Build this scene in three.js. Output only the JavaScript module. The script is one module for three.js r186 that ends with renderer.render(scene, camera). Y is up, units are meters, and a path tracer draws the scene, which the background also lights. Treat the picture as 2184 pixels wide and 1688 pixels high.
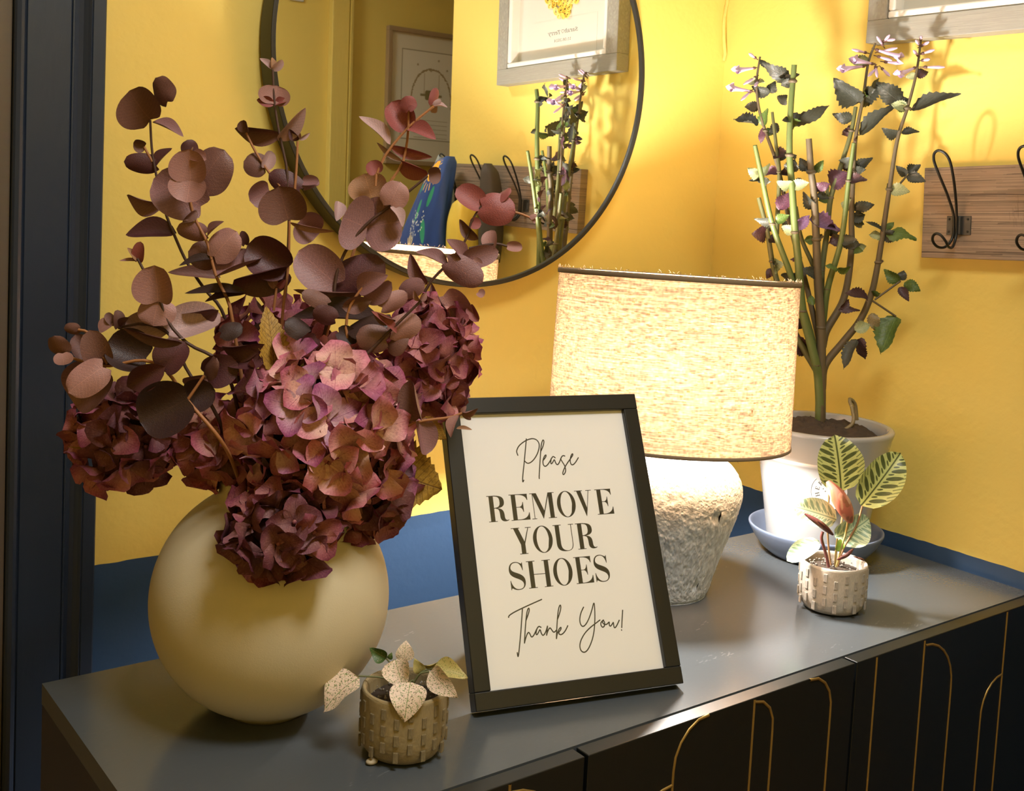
import * as THREE from 'three';
import { mergeGeometries } from 'three/addons/utils/BufferGeometryUtils.js';
import { RoundedBoxGeometry } from 'three/addons/geometries/RoundedBoxGeometry.js';
import { RectAreaLightUniformsLib } from 'three/addons/lights/RectAreaLightUniformsLib.js';

// ------------------------------------------------------------------ camera, lights, exposure
const scene = new THREE.Scene();
scene.background = new THREE.Color(0x000000);
const camera = new THREE.PerspectiveCamera(2 * Math.atan(844 / 2382.4) * 180 / Math.PI, 2184 / 1688, 0.05, 30);
camera.position.set(-1.5973, 1.3411, 1.4779);
camera.rotation.set(-0.0775, -0.6483, 0.0507, 'YXZ');
camera.setViewOffset(2184, 1688, 0, 243, 2184, 1688);
const renderer = new THREE.WebGLRenderer({ antialias: true });
renderer.toneMapping = THREE.LinearToneMapping;
renderer.toneMappingExposure = 1.0;
renderer.shadowMap.enabled = true;
RectAreaLightUniformsLib.init();
const CEILING = { x: -1.05, z: 1.28, size: 0.4, power: 33 };     // flush ceiling lamp over the hall
const BULB = { power: 2.42, color: new THREE.Color(1.0, 0.965, 0.905) };
const ceilingLight = new THREE.RectAreaLight(new THREE.Color(1.0, 0.98, 0.95), CEILING.power, CEILING.size, CEILING.size);
ceilingLight.name = 'ceiling_light_glow';
ceilingLight.position.set(CEILING.x, 2.365, CEILING.z);
ceilingLight.rotation.x = -Math.PI / 2;
scene.add(ceilingLight);

// ------------------------------------------------------------------ helpers
const V = (x, y, z) => new THREE.Vector3(x, y, z);
let seed = 12345;
const rnd = () => { seed = (seed * 1664525 + 1013904223) >>> 0; return seed / 4294967296; };
const rr = (a, b) => a + (b - a) * rnd();
const taken = {};
function numbered(name) { const n = taken[name] = (taken[name] ?? -1) + 1; return n ? name + '_' + String(n).padStart(3, '0') : name; }
function tag(o, label, category, group, kind) {
  if (label) o.userData.label = label;
  if (category) o.userData.category = category;
  if (group) o.userData.group = group;
  if (kind) o.userData.kind = kind;
  return o;
}
function thing(name, label, category, pos = [0, 0, 0], turn = 0, group) {
  const o = new THREE.Group(); o.name = numbered(name);
  o.position.set(...pos); o.rotation.y = turn; scene.add(o);
  return tag(o, label, category, group);
}
function part(name, geo, mat, parent) {
  const m = new THREE.Mesh(geo, mat); m.name = name; m.castShadow = m.receiveShadow = true;
  parent.add(m); return m;
}
function struct(name, geo, mat, label) {
  const m = part(name, geo, mat, scene); tag(m, label, name.split('_')[0], null, 'structure'); return m;
}
function plain(g) {
  let q = g.index ? g.toNonIndexed() : g.clone();
  for (const k of Object.keys(q.attributes)) if (!['position', 'normal', 'uv'].includes(k)) q.deleteAttribute(k);
  if (!q.attributes.uv) q.setAttribute('uv', new THREE.BufferAttribute(new Float32Array(q.attributes.position.count * 2), 2));
  return q;
}
const merge = (list) => mergeGeometries(list.map(plain));
function box(w, h, d, x = 0, y = 0, z = 0, r = 0) {
  const g = r ? new RoundedBoxGeometry(w, h, d, 2, r) : new THREE.BoxGeometry(w, h, d);
  g.translate(x, y, z); return g;
}
const tube = (pts, r, seg = 24, rad = 8, closed = false) =>
  new THREE.TubeGeometry(new THREE.CatmullRomCurve3(pts.map((p) => Array.isArray(p) ? V(...p) : p), closed), seg, r, rad, closed);
function taperTube(pts, r0, r1, seg, rad = 7) {
  const c = new THREE.CatmullRomCurve3(pts), g = new THREE.TubeGeometry(c, seg, 1, rad), P = g.attributes.position;
  for (let i = 0; i <= seg; i++) {
    const o = c.getPointAt(i / seg), r = r0 + (r1 - r0) * i / seg;
    for (let j = 0; j <= rad; j++) {
      const k = i * (rad + 1) + j;
      P.setXYZ(k, o.x + (P.getX(k) - o.x) * r, o.y + (P.getY(k) - o.y) * r, o.z + (P.getZ(k) - o.z) * r);
    }
  }
  return g;
}
const lathe = (pts, seg = 64) => new THREE.LatheGeometry(pts.map(([x, y]) => new THREE.Vector2(x, y)), seg);
function hash(i, j) { let h = (i * 374761393 + j * 668265263) | 0; h = Math.imul(h ^ (h >>> 13), 1274126177); return ((h ^ (h >>> 16)) >>> 0) / 4294967296; }
function vnoise(x, y, per) {
  const i = Math.floor(x), j = Math.floor(y), f = x - i, g = y - j, u = f * f * (3 - 2 * f), v = g * g * (3 - 2 * g);
  const m = (n) => ((n % per) + per) % per;
  const a = hash(m(i), m(j)), b = hash(m(i + 1), m(j)), c = hash(m(i), m(j + 1)), d = hash(m(i + 1), m(j + 1));
  return a + (b - a) * u + (c - a) * v + (a - b - c + d) * u * v;
}
function fbm(x, y, per, oct = 4) { let s = 0, a = .5, p = per; for (let o = 0; o < oct; o++) { s += a * vnoise(x, y, p); x *= 2; y *= 2; p *= 2; a *= .5; } return s; }
function dataTex(w, h, fn, srgb = false) {
  const d = new Uint8Array(w * h * 4);
  for (let j = 0; j < h; j++) for (let i = 0; i < w; i++) {
    const c = fn(i / w, j / h), k = (j * w + i) * 4;
    for (let n = 0; n < 3; n++) d[k + n] = Math.max(0, Math.min(255, (Array.isArray(c) ? c[n] : c) * 255));
    d[k + 3] = 255;
  }
  const t = new THREE.DataTexture(d, w, h);
  t.wrapS = t.wrapT = THREE.RepeatWrapping; t.magFilter = THREE.LinearFilter; t.minFilter = THREE.LinearFilter;
  if (srgb) t.colorSpace = THREE.SRGBColorSpace;
  t.needsUpdate = true; return t;
}
function canvasTex(w, h, draw) {
  const c = document.createElement('canvas'); c.width = w; c.height = h;
  draw(c.getContext('2d'), w, h);
  const t = new THREE.CanvasTexture(c); t.colorSpace = THREE.SRGBColorSpace; t.magFilter = THREE.LinearFilter; return t;
}
const rep = (t, x, y) => { const c = t.clone(); c.repeat.set(x, y); c.needsUpdate = true; return c; };
const L3 = (r, g, b) => new THREE.Color().setRGB(r, g, b);
const std = (color, roughness = .6, o = {}) => new THREE.MeshStandardMaterial({ color, roughness, side: THREE.DoubleSide, ...o });
function uvMetres(g, ax, ay) {           // uv = world metres along two axes
  const p = g.attributes.position, u = g.attributes.uv, get = { x: 'getX', y: 'getY', z: 'getZ' };
  for (let i = 0; i < p.count; i++) u.setXY(i, p[get[ax]](i), p[get[ay]](i));
  return g;
}
const noise = dataTex(256, 256, (u, v) => fbm(u * 16, v * 16, 16, 5));
const fineNoise = dataTex(256, 256, (u, v) => fbm(u * 64, v * 64, 64, 3));

// ------------------------------------------------------------------ shared paints
const yellowPaint = std(L3(.81, .63, .155), .55, { bumpMap: rep(noise, 5, 5), bumpScale: .0006 });
const navyPaint = std(L3(.034, .074, .158), .42, { bumpMap: rep(noise, 5, 5), bumpScale: .0005 });
const navyGloss = std(L3(.022, .034, .062), .38, { bumpMap: rep(noise, 8, 2), bumpScale: .0003 });
const white = std(L3(.75, .73, .68), .5);
const blackWood = std(L3(.010, .010, .010), .38);
const EUC = [{"label":"burgundy eucalyptus sprig with a lone large round leaf at its tip, against bare yellow wall","stems":[[[-1.1053,1.0017,0.4064],[-1.1234,1.2003,0.3407],[-1.139,1.2242,0.3265],[-1.1545,1.2535,0.3119],[-1.1629,1.2762,0.3033],[-1.1713,1.3024,0.2944],[-1.181,1.3543,0.282],[-1.183,1.3729,0.2787],[-1.1841,1.4014,0.2751]],[[-1.1824,1.3569,0.2807],[-1.1895,1.3725,0.2738]]],"leaves":[[-1.1847,1.4013,0.2746,-1.2053,1.4308,0.2663,0.057,-24,1],[-1.167,1.4225,0.2734,-1.1767,1.448,0.2628,0.0323,-30,1],[-1.1822,1.4006,0.2766,-1.1562,1.3862,0.3005,0.0179,-53,2],[-1.1888,1.3735,0.2743,-1.2,1.3763,0.2702,0.0154,-29,1],[-1.1799,1.3532,0.283,-1.209,1.3553,0.2669,0.0226,-18,0],[-1.1806,1.3526,0.2825,-1.1664,1.3731,0.2929,0.0146,-31,0],[-1.1626,1.283,0.3029,-1.2072,1.2785,0.2722,0.0272,31,0],[-1.1749,1.3093,0.2911,-1.2054,1.3189,0.2666,0.0247,-47,2],[-1.1246,1.2376,0.3361,-1.1735,1.2408,0.3101,0.0161,33,1]]},
 {"label":"burgundy eucalyptus sprig with nested round leaves facing out, left of mirror rim","stems":[[[-1.1014,1.0019,0.4094],[-1.1443,1.2089,0.4121],[-1.1456,1.2172,0.4103],[-1.1562,1.2451,0.3995],[-1.1627,1.2765,0.3915],[-1.1746,1.3077,0.3795],[-1.1765,1.3344,0.3755],[-1.1754,1.363,0.3735]]],"leaves":[[-1.1835,1.34,0.3948,-1.1878,1.3702,0.4011,0.0369,5,3],[-1.1835,1.34,0.3948,-1.1885,1.3168,0.3995,0.0372,-5,3],[-1.1641,1.3331,0.3661,-1.1434,1.3726,0.3779,0.0453,0,1],[-1.1685,1.3139,0.3835,-1.2067,1.3392,0.3521,0.0489,0,2],[-1.1743,1.3648,0.3742,-1.1809,1.3794,0.3759,0.0177,25,0],[-1.1815,1.3627,0.3941,-1.1718,1.3601,0.4058,0.0146,-25,3],[-1.1706,1.3088,0.3824,-1.1853,1.2965,0.381,0.0095,-37,1],[-1.1647,1.2857,0.3892,-1.1886,1.2892,0.372,0.0209,-22,2],[-1.1633,1.2841,0.3903,-1.1531,1.3003,0.407,0.0125,-47,2],[-1.16,1.2641,0.4011,-1.1418,1.2908,0.4123,0.0327,0,3],[-1.1535,1.2611,0.3874,-1.1752,1.2673,0.3704,0.0298,0,1],[-1.1574,1.2626,0.3969,-1.1874,1.2535,0.3791,0.0118,44,6],[-1.1542,1.2444,0.4011,-1.1133,1.2649,0.4169,0.0321,-51,2],[-1.1321,1.2302,0.4193,-1.1806,1.2255,0.3786,0.0144,46,6],[-1.1334,1.2281,0.4184,-1.163,1.2177,0.3878,0.0149,47,0],[-1.1783,1.3662,0.371,-1.1754,1.3731,0.3766,0.0066,-50,7]]},
 {"label":"short eucalyptus sprig with a pink leaf pair and open bud at lower left","stems":[[[-1.1092,1.0014,0.4035],[-1.1803,1.1678,0.4769],[-1.2054,1.1851,0.4562],[-1.2192,1.2031,0.444],[-1.226,1.2239,0.4368],[-1.2409,1.2584,0.4221],[-1.2428,1.263,0.4203]]],"leaves":[[-1.2272,1.2239,0.4359,-1.233,1.2587,0.4407,0.0388,0,3],[-1.2276,1.2234,0.4356,-1.2335,1.2006,0.4397,0.0372,0,3],[-1.2422,1.2607,0.421,-1.2425,1.2793,0.4264,0.0123,-1,5],[-1.2428,1.261,0.4205,-1.2524,1.2732,0.42,0.0074,42,7],[-1.2422,1.261,0.4209,-1.2578,1.2604,0.4135,0.0043,36,3]]},
 {"label":"drooping eucalyptus sprig with dark folded leaves over the leftmost bloom, beside door casing","stems":[[[-1.1132,0.9963,0.401],[-1.1925,1.1019,0.5118],[-1.2168,1.1371,0.49],[-1.2338,1.165,0.4744],[-1.2485,1.1718,0.4626],[-1.2761,1.1647,0.4423],[-1.2853,1.1656,0.4353],[-1.3031,1.1714,0.4213],[-1.3104,1.1747,0.4154]],[[-1.2755,1.167,0.4426],[-1.2901,1.1951,0.4288],[-1.2968,1.197,0.4235]],[[-1.2162,1.1386,0.4903],[-1.2044,1.1608,0.4971]]],"leaves":[[-1.3126,1.1749,0.4263,-1.3202,1.1918,0.4273,0.023,-16,1],[-1.3128,1.1768,0.4323,-1.3117,1.1662,0.4334,0.0172,-30,3],[-1.2968,1.197,0.4235,-1.3075,1.1977,0.414,0.0111,-13,1],[-1.2794,1.1649,0.4398,-1.2918,1.1982,0.4398,0.0263,15,1],[-1.2841,1.1666,0.455,-1.3122,1.1437,0.4485,0.031,0,3],[-1.2842,1.1689,0.4106,-1.2933,1.1895,0.4026,0.0185,13,1],[-1.2706,1.1589,0.432,-1.2917,1.126,0.3941,0.0466,0,2],[-1.2432,1.1726,0.4539,-1.2744,1.1845,0.4352,0.0402,15,6],[-1.2362,1.1662,0.4787,-1.2186,1.1911,0.4822,0.0335,-11,0],[-1.2373,1.168,0.484,-1.2625,1.1466,0.4559,0.0247,-10,0],[-1.2162,1.1386,0.4903,-1.2513,1.115,0.466,0.0507,0,6],[-1.2125,1.1367,0.4807,-1.1921,1.1457,0.4955,0.031,0,6],[-1.2238,1.1903,0.492,-1.2726,1.2031,0.4738,0.0135,-43,0]]},
 {"label":"eucalyptus sprig of broad pale purple undersides spreading over the left side of bouquet","stems":[[[-1.1092,1.0014,0.4035],[-1.183,1.124,0.4666],[-1.2019,1.1577,0.4489],[-1.2157,1.1918,0.4352],[-1.2347,1.2002,0.4199],[-1.2545,1.1949,0.4054]]],"leaves":[[-1.2157,1.1926,0.4351,-1.1682,1.2094,0.4443,0.0365,-20,4],[-1.174,1.2145,0.4519,-1.2067,1.2046,0.4162,0.0224,-44,0],[-1.2169,1.1933,0.4341,-1.2493,1.1993,0.3963,0.0276,10,4],[-1.2602,1.2001,0.4006,-1.27,1.1917,0.3949,0.0152,27,3],[-1.2545,1.1949,0.4054,-1.2539,1.2121,0.4012,0.0127,49,1],[-1.2577,1.1987,0.4027,-1.2629,1.2082,0.3935,0.009,13,1],[-1.2539,1.1958,0.4058,-1.2475,1.206,0.4124,0.0084,-19,0],[-1.1917,1.1564,0.4694,-1.1676,1.1682,0.4864,0.0321,10,0],[-1.1942,1.1557,0.4738,-1.1895,1.1746,0.4849,0.0182,-24,1],[-1.1936,1.1549,0.4743,-1.211,1.1498,0.4609,0.0152,-34,2],[-1.1761,1.1959,0.4647,-1.1582,1.2021,0.4737,0.019,-22,6],[-1.1756,1.1801,0.4667,-1.1472,1.1867,0.4997,0.0223,47,0],[-1.168,1.1694,0.4734,-1.146,1.1689,0.4985,0.0231,-26,0]]},
 {"label":"tallest eucalyptus sprig ending in a pale open bud in front of the mirror rim","stems":[[[-1.0974,1.0022,0.4124],[-1.0701,1.2126,0.3799],[-1.0692,1.2244,0.3794],[-1.0675,1.2519,0.378],[-1.0656,1.3011,0.3746],[-1.0662,1.3304,0.3713],[-1.0676,1.3598,0.3674],[-1.0698,1.3733,0.3644],[-1.0744,1.4005,0.3583],[-1.0776,1.4316,0.3528],[-1.0787,1.462,0.349]],[[-1.0606,1.3347,0.3751],[-1.0589,1.3603,0.3739],[-1.0578,1.3868,0.3722]],[[-1.0732,1.3378,0.3653],[-1.0864,1.3586,0.3532],[-1.095,1.3757,0.3451],[-1.1019,1.3929,0.3382]]],"leaves":[[-1.0787,1.4625,0.349,-1.0883,1.4744,0.3367,0.0083,32,4],[-1.0784,1.4626,0.3492,-1.0694,1.4724,0.3546,0.0105,53,4],[-1.0788,1.4625,0.3489,-1.0783,1.4756,0.3462,0.0075,43,7],[-1.0786,1.4253,0.3527,-1.0749,1.4451,0.3536,0.034,10,3],[-1.0774,1.4254,0.3536,-1.0941,1.4289,0.3446,0.0118,-1,5],[-1.0774,1.4254,0.3536,-1.0666,1.4303,0.3643,0.0095,-22,5],[-1.0721,1.3924,0.3608,-1.1072,1.3967,0.3174,0.0232,-42,1],[-1.1011,1.3945,0.3386,-1.1055,1.4066,0.3406,0.0163,-35,1],[-1.0745,1.3858,0.3597,-1.0573,1.4216,0.3883,0.0189,47,4],[-1.0572,1.3875,0.3726,-1.068,1.3988,0.371,0.0097,-20,0],[-1.0568,1.3889,0.3727,-1.0582,1.3985,0.3729,0.006,9,7],[-1.0565,1.3883,0.373,-1.0454,1.3965,0.3765,0.005,37,4],[-1.0864,1.3582,0.3533,-1.1045,1.3633,0.3391,0.0276,10,1],[-1.0864,1.3566,0.3534,-1.0792,1.3751,0.3532,0.0148,35,4],[-1.0567,1.3353,0.378,-1.0846,1.3509,0.3604,0.0256,-1,0],[-1.083,1.3333,0.3583,-1.1034,1.3206,0.3553,0.0312,-28,2]]},
 {"label":"eucalyptus sprig with a big drooping kidney-shaped leaf below the mirror edge","stems":[[[-1.0955,1.0023,0.4138],[-1.0972,1.219,0.4342],[-1.0932,1.2565,0.4336],[-1.0919,1.3031,0.43]],[[-1.1054,1.211,0.4287],[-1.103,1.2344,0.4283]]],"leaves":[[-1.0973,1.3048,0.4383,-1.1089,1.338,0.4389,0.0486,0,1],[-1.0839,1.3036,0.436,-1.0629,1.2921,0.4404,0.0361,10,2],[-1.08,1.343,0.4352,-1.0687,1.345,0.4474,0.0117,-16,2],[-1.08,1.3374,0.4357,-1.0661,1.3441,0.4424,0.0112,-24,2],[-1.0947,1.2541,0.4326,-1.1259,1.2767,0.4068,0.0421,0,0],[-1.1282,1.2766,0.4051,-1.1332,1.2907,0.4075,0.0099,32,0],[-1.0955,1.2535,0.4321,-1.1403,1.2371,0.4043,0.035,-50,0],[-1.1038,1.2353,0.4276,-1.1112,1.2492,0.4251,0.0099,10,3],[-1.1023,1.2345,0.4288,-1.0972,1.2437,0.4374,0.0074,24,5],[-1.0922,1.3012,0.43,-1.0565,1.2944,0.4619,0.0088,50,3]]},
 {"label":"eucalyptus sprig with small red leaves standing in front of the mirror glass","stems":[[[-1.0935,1.0024,0.4153],[-1.0348,1.238,0.4418],[-1.016,1.3003,0.45],[-1.0052,1.3163,0.4566],[-0.9943,1.3476,0.4619],[-0.9842,1.3673,0.4676],[-0.9794,1.3944,0.4686],[-0.9782,1.425,0.4665]],[[-1.005,1.3564,0.4529],[-0.9987,1.374,0.4559],[-0.9786,1.4059,0.4681],[-0.957,1.4298,0.4821]],[[-1.0066,1.343,0.453],[-1.0057,1.3564,0.4523]]],"leaves":[[-0.9577,1.4311,0.4814,-0.9547,1.4488,0.4834,0.0126,48,5],[-0.957,1.4306,0.482,-0.9511,1.4363,0.486,0.0065,20,4],[-0.9573,1.4302,0.4818,-0.9447,1.4295,0.4896,0.008,-51,4],[-0.9775,1.4051,0.4627,-0.9899,1.4321,0.4506,0.03,5,5],[-0.9838,1.4232,0.4751,-0.9853,1.4383,0.4708,0.0193,-19,5],[-0.9856,1.423,0.4799,-0.9816,1.427,0.4832,0.0073,-10,5],[-0.9794,1.4058,0.4675,-0.9629,1.3953,0.4976,0.0202,-33,5],[-0.9933,1.3878,0.4587,-1.0247,1.415,0.4456,0.0176,44,4],[-0.994,1.3848,0.4584,-0.953,1.3759,0.4775,0.013,34,5],[-0.9842,1.3702,0.4673,-1.0016,1.3888,0.4425,0.0077,-37,4],[-0.9834,1.3683,0.4681,-0.9637,1.3587,0.4878,0.0205,47,5],[-0.9617,1.3573,0.4856,-0.9502,1.3599,0.4909,0.0185,24,1],[-1.0057,1.3564,0.4523,-1.0109,1.3691,0.4489,0.018,11,5],[-0.9997,1.3307,0.4343,-1.0057,1.3554,0.4272,0.042,0,7]]},
 {"label":"eucalyptus sprig with a wide pair of purple leaves on an orange stem before the mirror","stems":[[[-1.0915,1.0025,0.4168],[-1.0648,1.2365,0.4822],[-1.0647,1.2457,0.4814],[-1.0572,1.2736,0.4843],[-1.0394,1.304,0.4949],[-1.018,1.3255,0.509],[-0.9899,1.3556,0.5273]]],"leaves":[[-1.0387,1.3013,0.4957,-1.0584,1.3101,0.4798,0.057,0,2],[-1.0366,1.3011,0.4909,-1.0081,1.3093,0.5117,0.0554,0,2],[-1.0253,1.3251,0.516,-1.0172,1.3486,0.5199,0.0293,5,3],[-1.0246,1.3237,0.5167,-1.013,1.3039,0.5236,0.0146,-53,4],[-1.0647,1.2435,0.4816,-1.0939,1.2749,0.4564,0.0443,5,2],[-1.0624,1.2416,0.4773,-1.0224,1.2671,0.505,0.0397,0,0],[-1.0413,1.231,0.5005,-1.0171,1.2464,0.5129,0.0273,53,2],[-1.0413,1.2343,0.5002,-1.1027,1.2353,0.4654,0.0181,-51,1],[-1.0399,1.2136,0.5285,-1.1008,1.2084,0.4554,0.0322,50,6],[-1.0517,1.3261,0.4582,-1.057,1.3058,0.4659,0.0138,-36,4]]},
 {"label":"eucalyptus sprig with heart-shaped rose leaves reaching right across the mirror","stems":[[[-1.0876,1.0028,0.4197],[-0.964,1.1997,0.4614],[-0.9433,1.2461,0.4726],[-0.9322,1.2605,0.4796],[-0.9131,1.2931,0.4909],[-0.9091,1.311,0.4922],[-0.9004,1.3276,0.4972]],[[-0.8878,1.3221,0.5072],[-0.8705,1.3222,0.5203],[-0.8595,1.318,0.5291]],[[-0.9116,1.2814,0.4932],[-0.888,1.2878,0.5104],[-0.8786,1.2858,0.5177]]],"leaves":[[-0.9003,1.3288,0.4971,-0.9219,1.3454,0.4791,0.0264,10,5],[-0.9029,1.3273,0.5016,-0.8743,1.3223,0.5237,0.0357,0,5],[-0.8877,1.3355,0.506,-0.8761,1.3487,0.514,0.0151,-47,5],[-0.9099,1.3086,0.4918,-0.9009,1.308,0.4989,0.013,-2,5],[-0.8928,1.2842,0.5072,-0.8906,1.3024,0.5019,0.019,-24,3],[-0.8595,1.318,0.5291,-0.8535,1.3214,0.5338,0.0071,-34,3],[-0.8595,1.318,0.5291,-0.8542,1.3114,0.5323,0.007,-46,3],[-0.8786,1.2855,0.5178,-0.8636,1.2849,0.5248,0.0115,-5,3],[-0.9037,1.2913,0.4982,-0.9171,1.3117,0.4794,0.015,-36,1],[-0.9149,1.269,0.4919,-0.9348,1.2908,0.4853,0.0186,40,2],[-0.9141,1.2691,0.4925,-0.8862,1.2801,0.5126,0.0236,10,2],[-0.9086,1.2679,0.4968,-0.9018,1.2616,0.5047,0.0109,-26,3],[-0.9354,1.2656,0.4893,-0.9059,1.2457,0.5136,0.0307,10,2],[-0.9298,1.2626,0.4812,-0.9535,1.2757,0.4523,0.0183,48,2],[-0.9314,1.2068,0.4917,-0.9445,1.242,0.4712,0.0196,-46,2],[-0.9481,1.2399,0.4696,-0.9642,1.2724,0.4575,0.0189,-34,2],[-0.9285,1.2281,0.473,-0.9089,1.1898,0.4916,0.0427,0,3],[-0.9041,1.2348,0.5034,-0.8996,1.2309,0.5084,0.0106,-22,3],[-0.9105,1.2188,0.5001,-0.9081,1.2044,0.5131,0.0127,21,5]]},
 {"label":"brown eucalyptus sprig laid over the bloom next to sign","stems":[[[-1.0856,0.998,0.4217],[-1.0799,1.1685,0.5529],[-1.0617,1.1939,0.5642],[-1.0463,1.2139,0.5739],[-1.0281,1.2367,0.5855]]],"leaves":[[-1.0554,1.1978,0.5686,-1.078,1.2007,0.5512,0.0271,5,1],[-1.0486,1.2043,0.5668,-1.0258,1.2179,0.5828,0.0254,5,3],[-1.0476,1.2156,0.5727,-1.0695,1.2248,0.5649,0.0126,-46,1],[-1.0461,1.1967,0.5632,-1.036,1.1909,0.5756,0.0263,1,1],[-1.0288,1.2358,0.585,-1.0241,1.2448,0.5883,0.0063,20,3],[-1.0288,1.2358,0.585,-1.0359,1.2463,0.5841,0.0067,-39,3],[-1.0463,1.2053,0.5747,-1.0721,1.2262,0.5694,0.0101,46,5]]},
 {"label":"small eucalyptus sprig whose tip overlaps the corner of black sign frame","stems":[[[-1.0817,0.9983,0.4246],[-1.0655,1.0933,0.5711],[-1.0401,1.117,0.588],[-1.03,1.1223,0.5952],[-1.0047,1.1284,0.6137],[-0.9977,1.1323,0.6186]]],"leaves":[[-1.0297,1.1255,0.5951,-1.0363,1.1616,0.5866,0.0285,-44,1],[-1.031,1.122,0.5944,-1.0261,1.0908,0.6012,0.0255,-49,2],[-1.0037,1.1315,0.6205,-1.0114,1.1104,0.6201,0.0134,45,3],[-0.9977,1.1323,0.6186,-0.988,1.1377,0.6305,0.009,53,2],[-0.9977,1.1315,0.6187,-0.9897,1.126,0.6229,0.0061,-21,2],[-0.9984,1.1322,0.6182,-0.9951,1.1397,0.6212,0.0048,-6,3],[-1.0022,1.1178,0.6166,-0.9916,1.1178,0.6277,0.0048,-44,7]]},
 {"label":"low eucalyptus sprig of dark crowded leaves just above the front bloom","stems":[[[-1.0935,1.0,0.4155],[-1.0715,1.1758,0.5334],[-1.0755,1.2002,0.5279],[-1.0726,1.2251,0.5277],[-1.0611,1.247,0.5343]]],"leaves":[[-1.0668,1.2404,0.5306,-1.0482,1.2585,0.5549,0.0219,-14,2],[-1.0895,1.2275,0.5147,-1.1135,1.2378,0.5073,0.0169,19,1],[-1.0782,1.2238,0.5236,-1.0523,1.2317,0.5343,0.0171,10,1],[-1.0713,1.2075,0.5304,-1.0444,1.2191,0.5584,0.035,-54,6],[-1.1053,1.1983,0.5056,-1.1252,1.2095,0.4979,0.0219,32,6],[-1.0982,1.1935,0.5114,-1.1109,1.1826,0.5063,0.0168,-1,0],[-1.0216,1.2205,0.5039,-0.9968,1.2349,0.5117,0.0202,23,3],[-1.0015,1.2371,0.5049,-0.9871,1.2473,0.5249,0.0207,-5,2],[-1.0812,1.2007,0.5236,-1.0664,1.194,0.5373,0.0172,-11,6],[-1.084,1.212,0.5204,-1.104,1.2205,0.513,0.02,-13,0],[-1.0614,1.1976,0.5389,-1.0466,1.1859,0.5493,0.0192,-34,0]]}];
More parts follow.
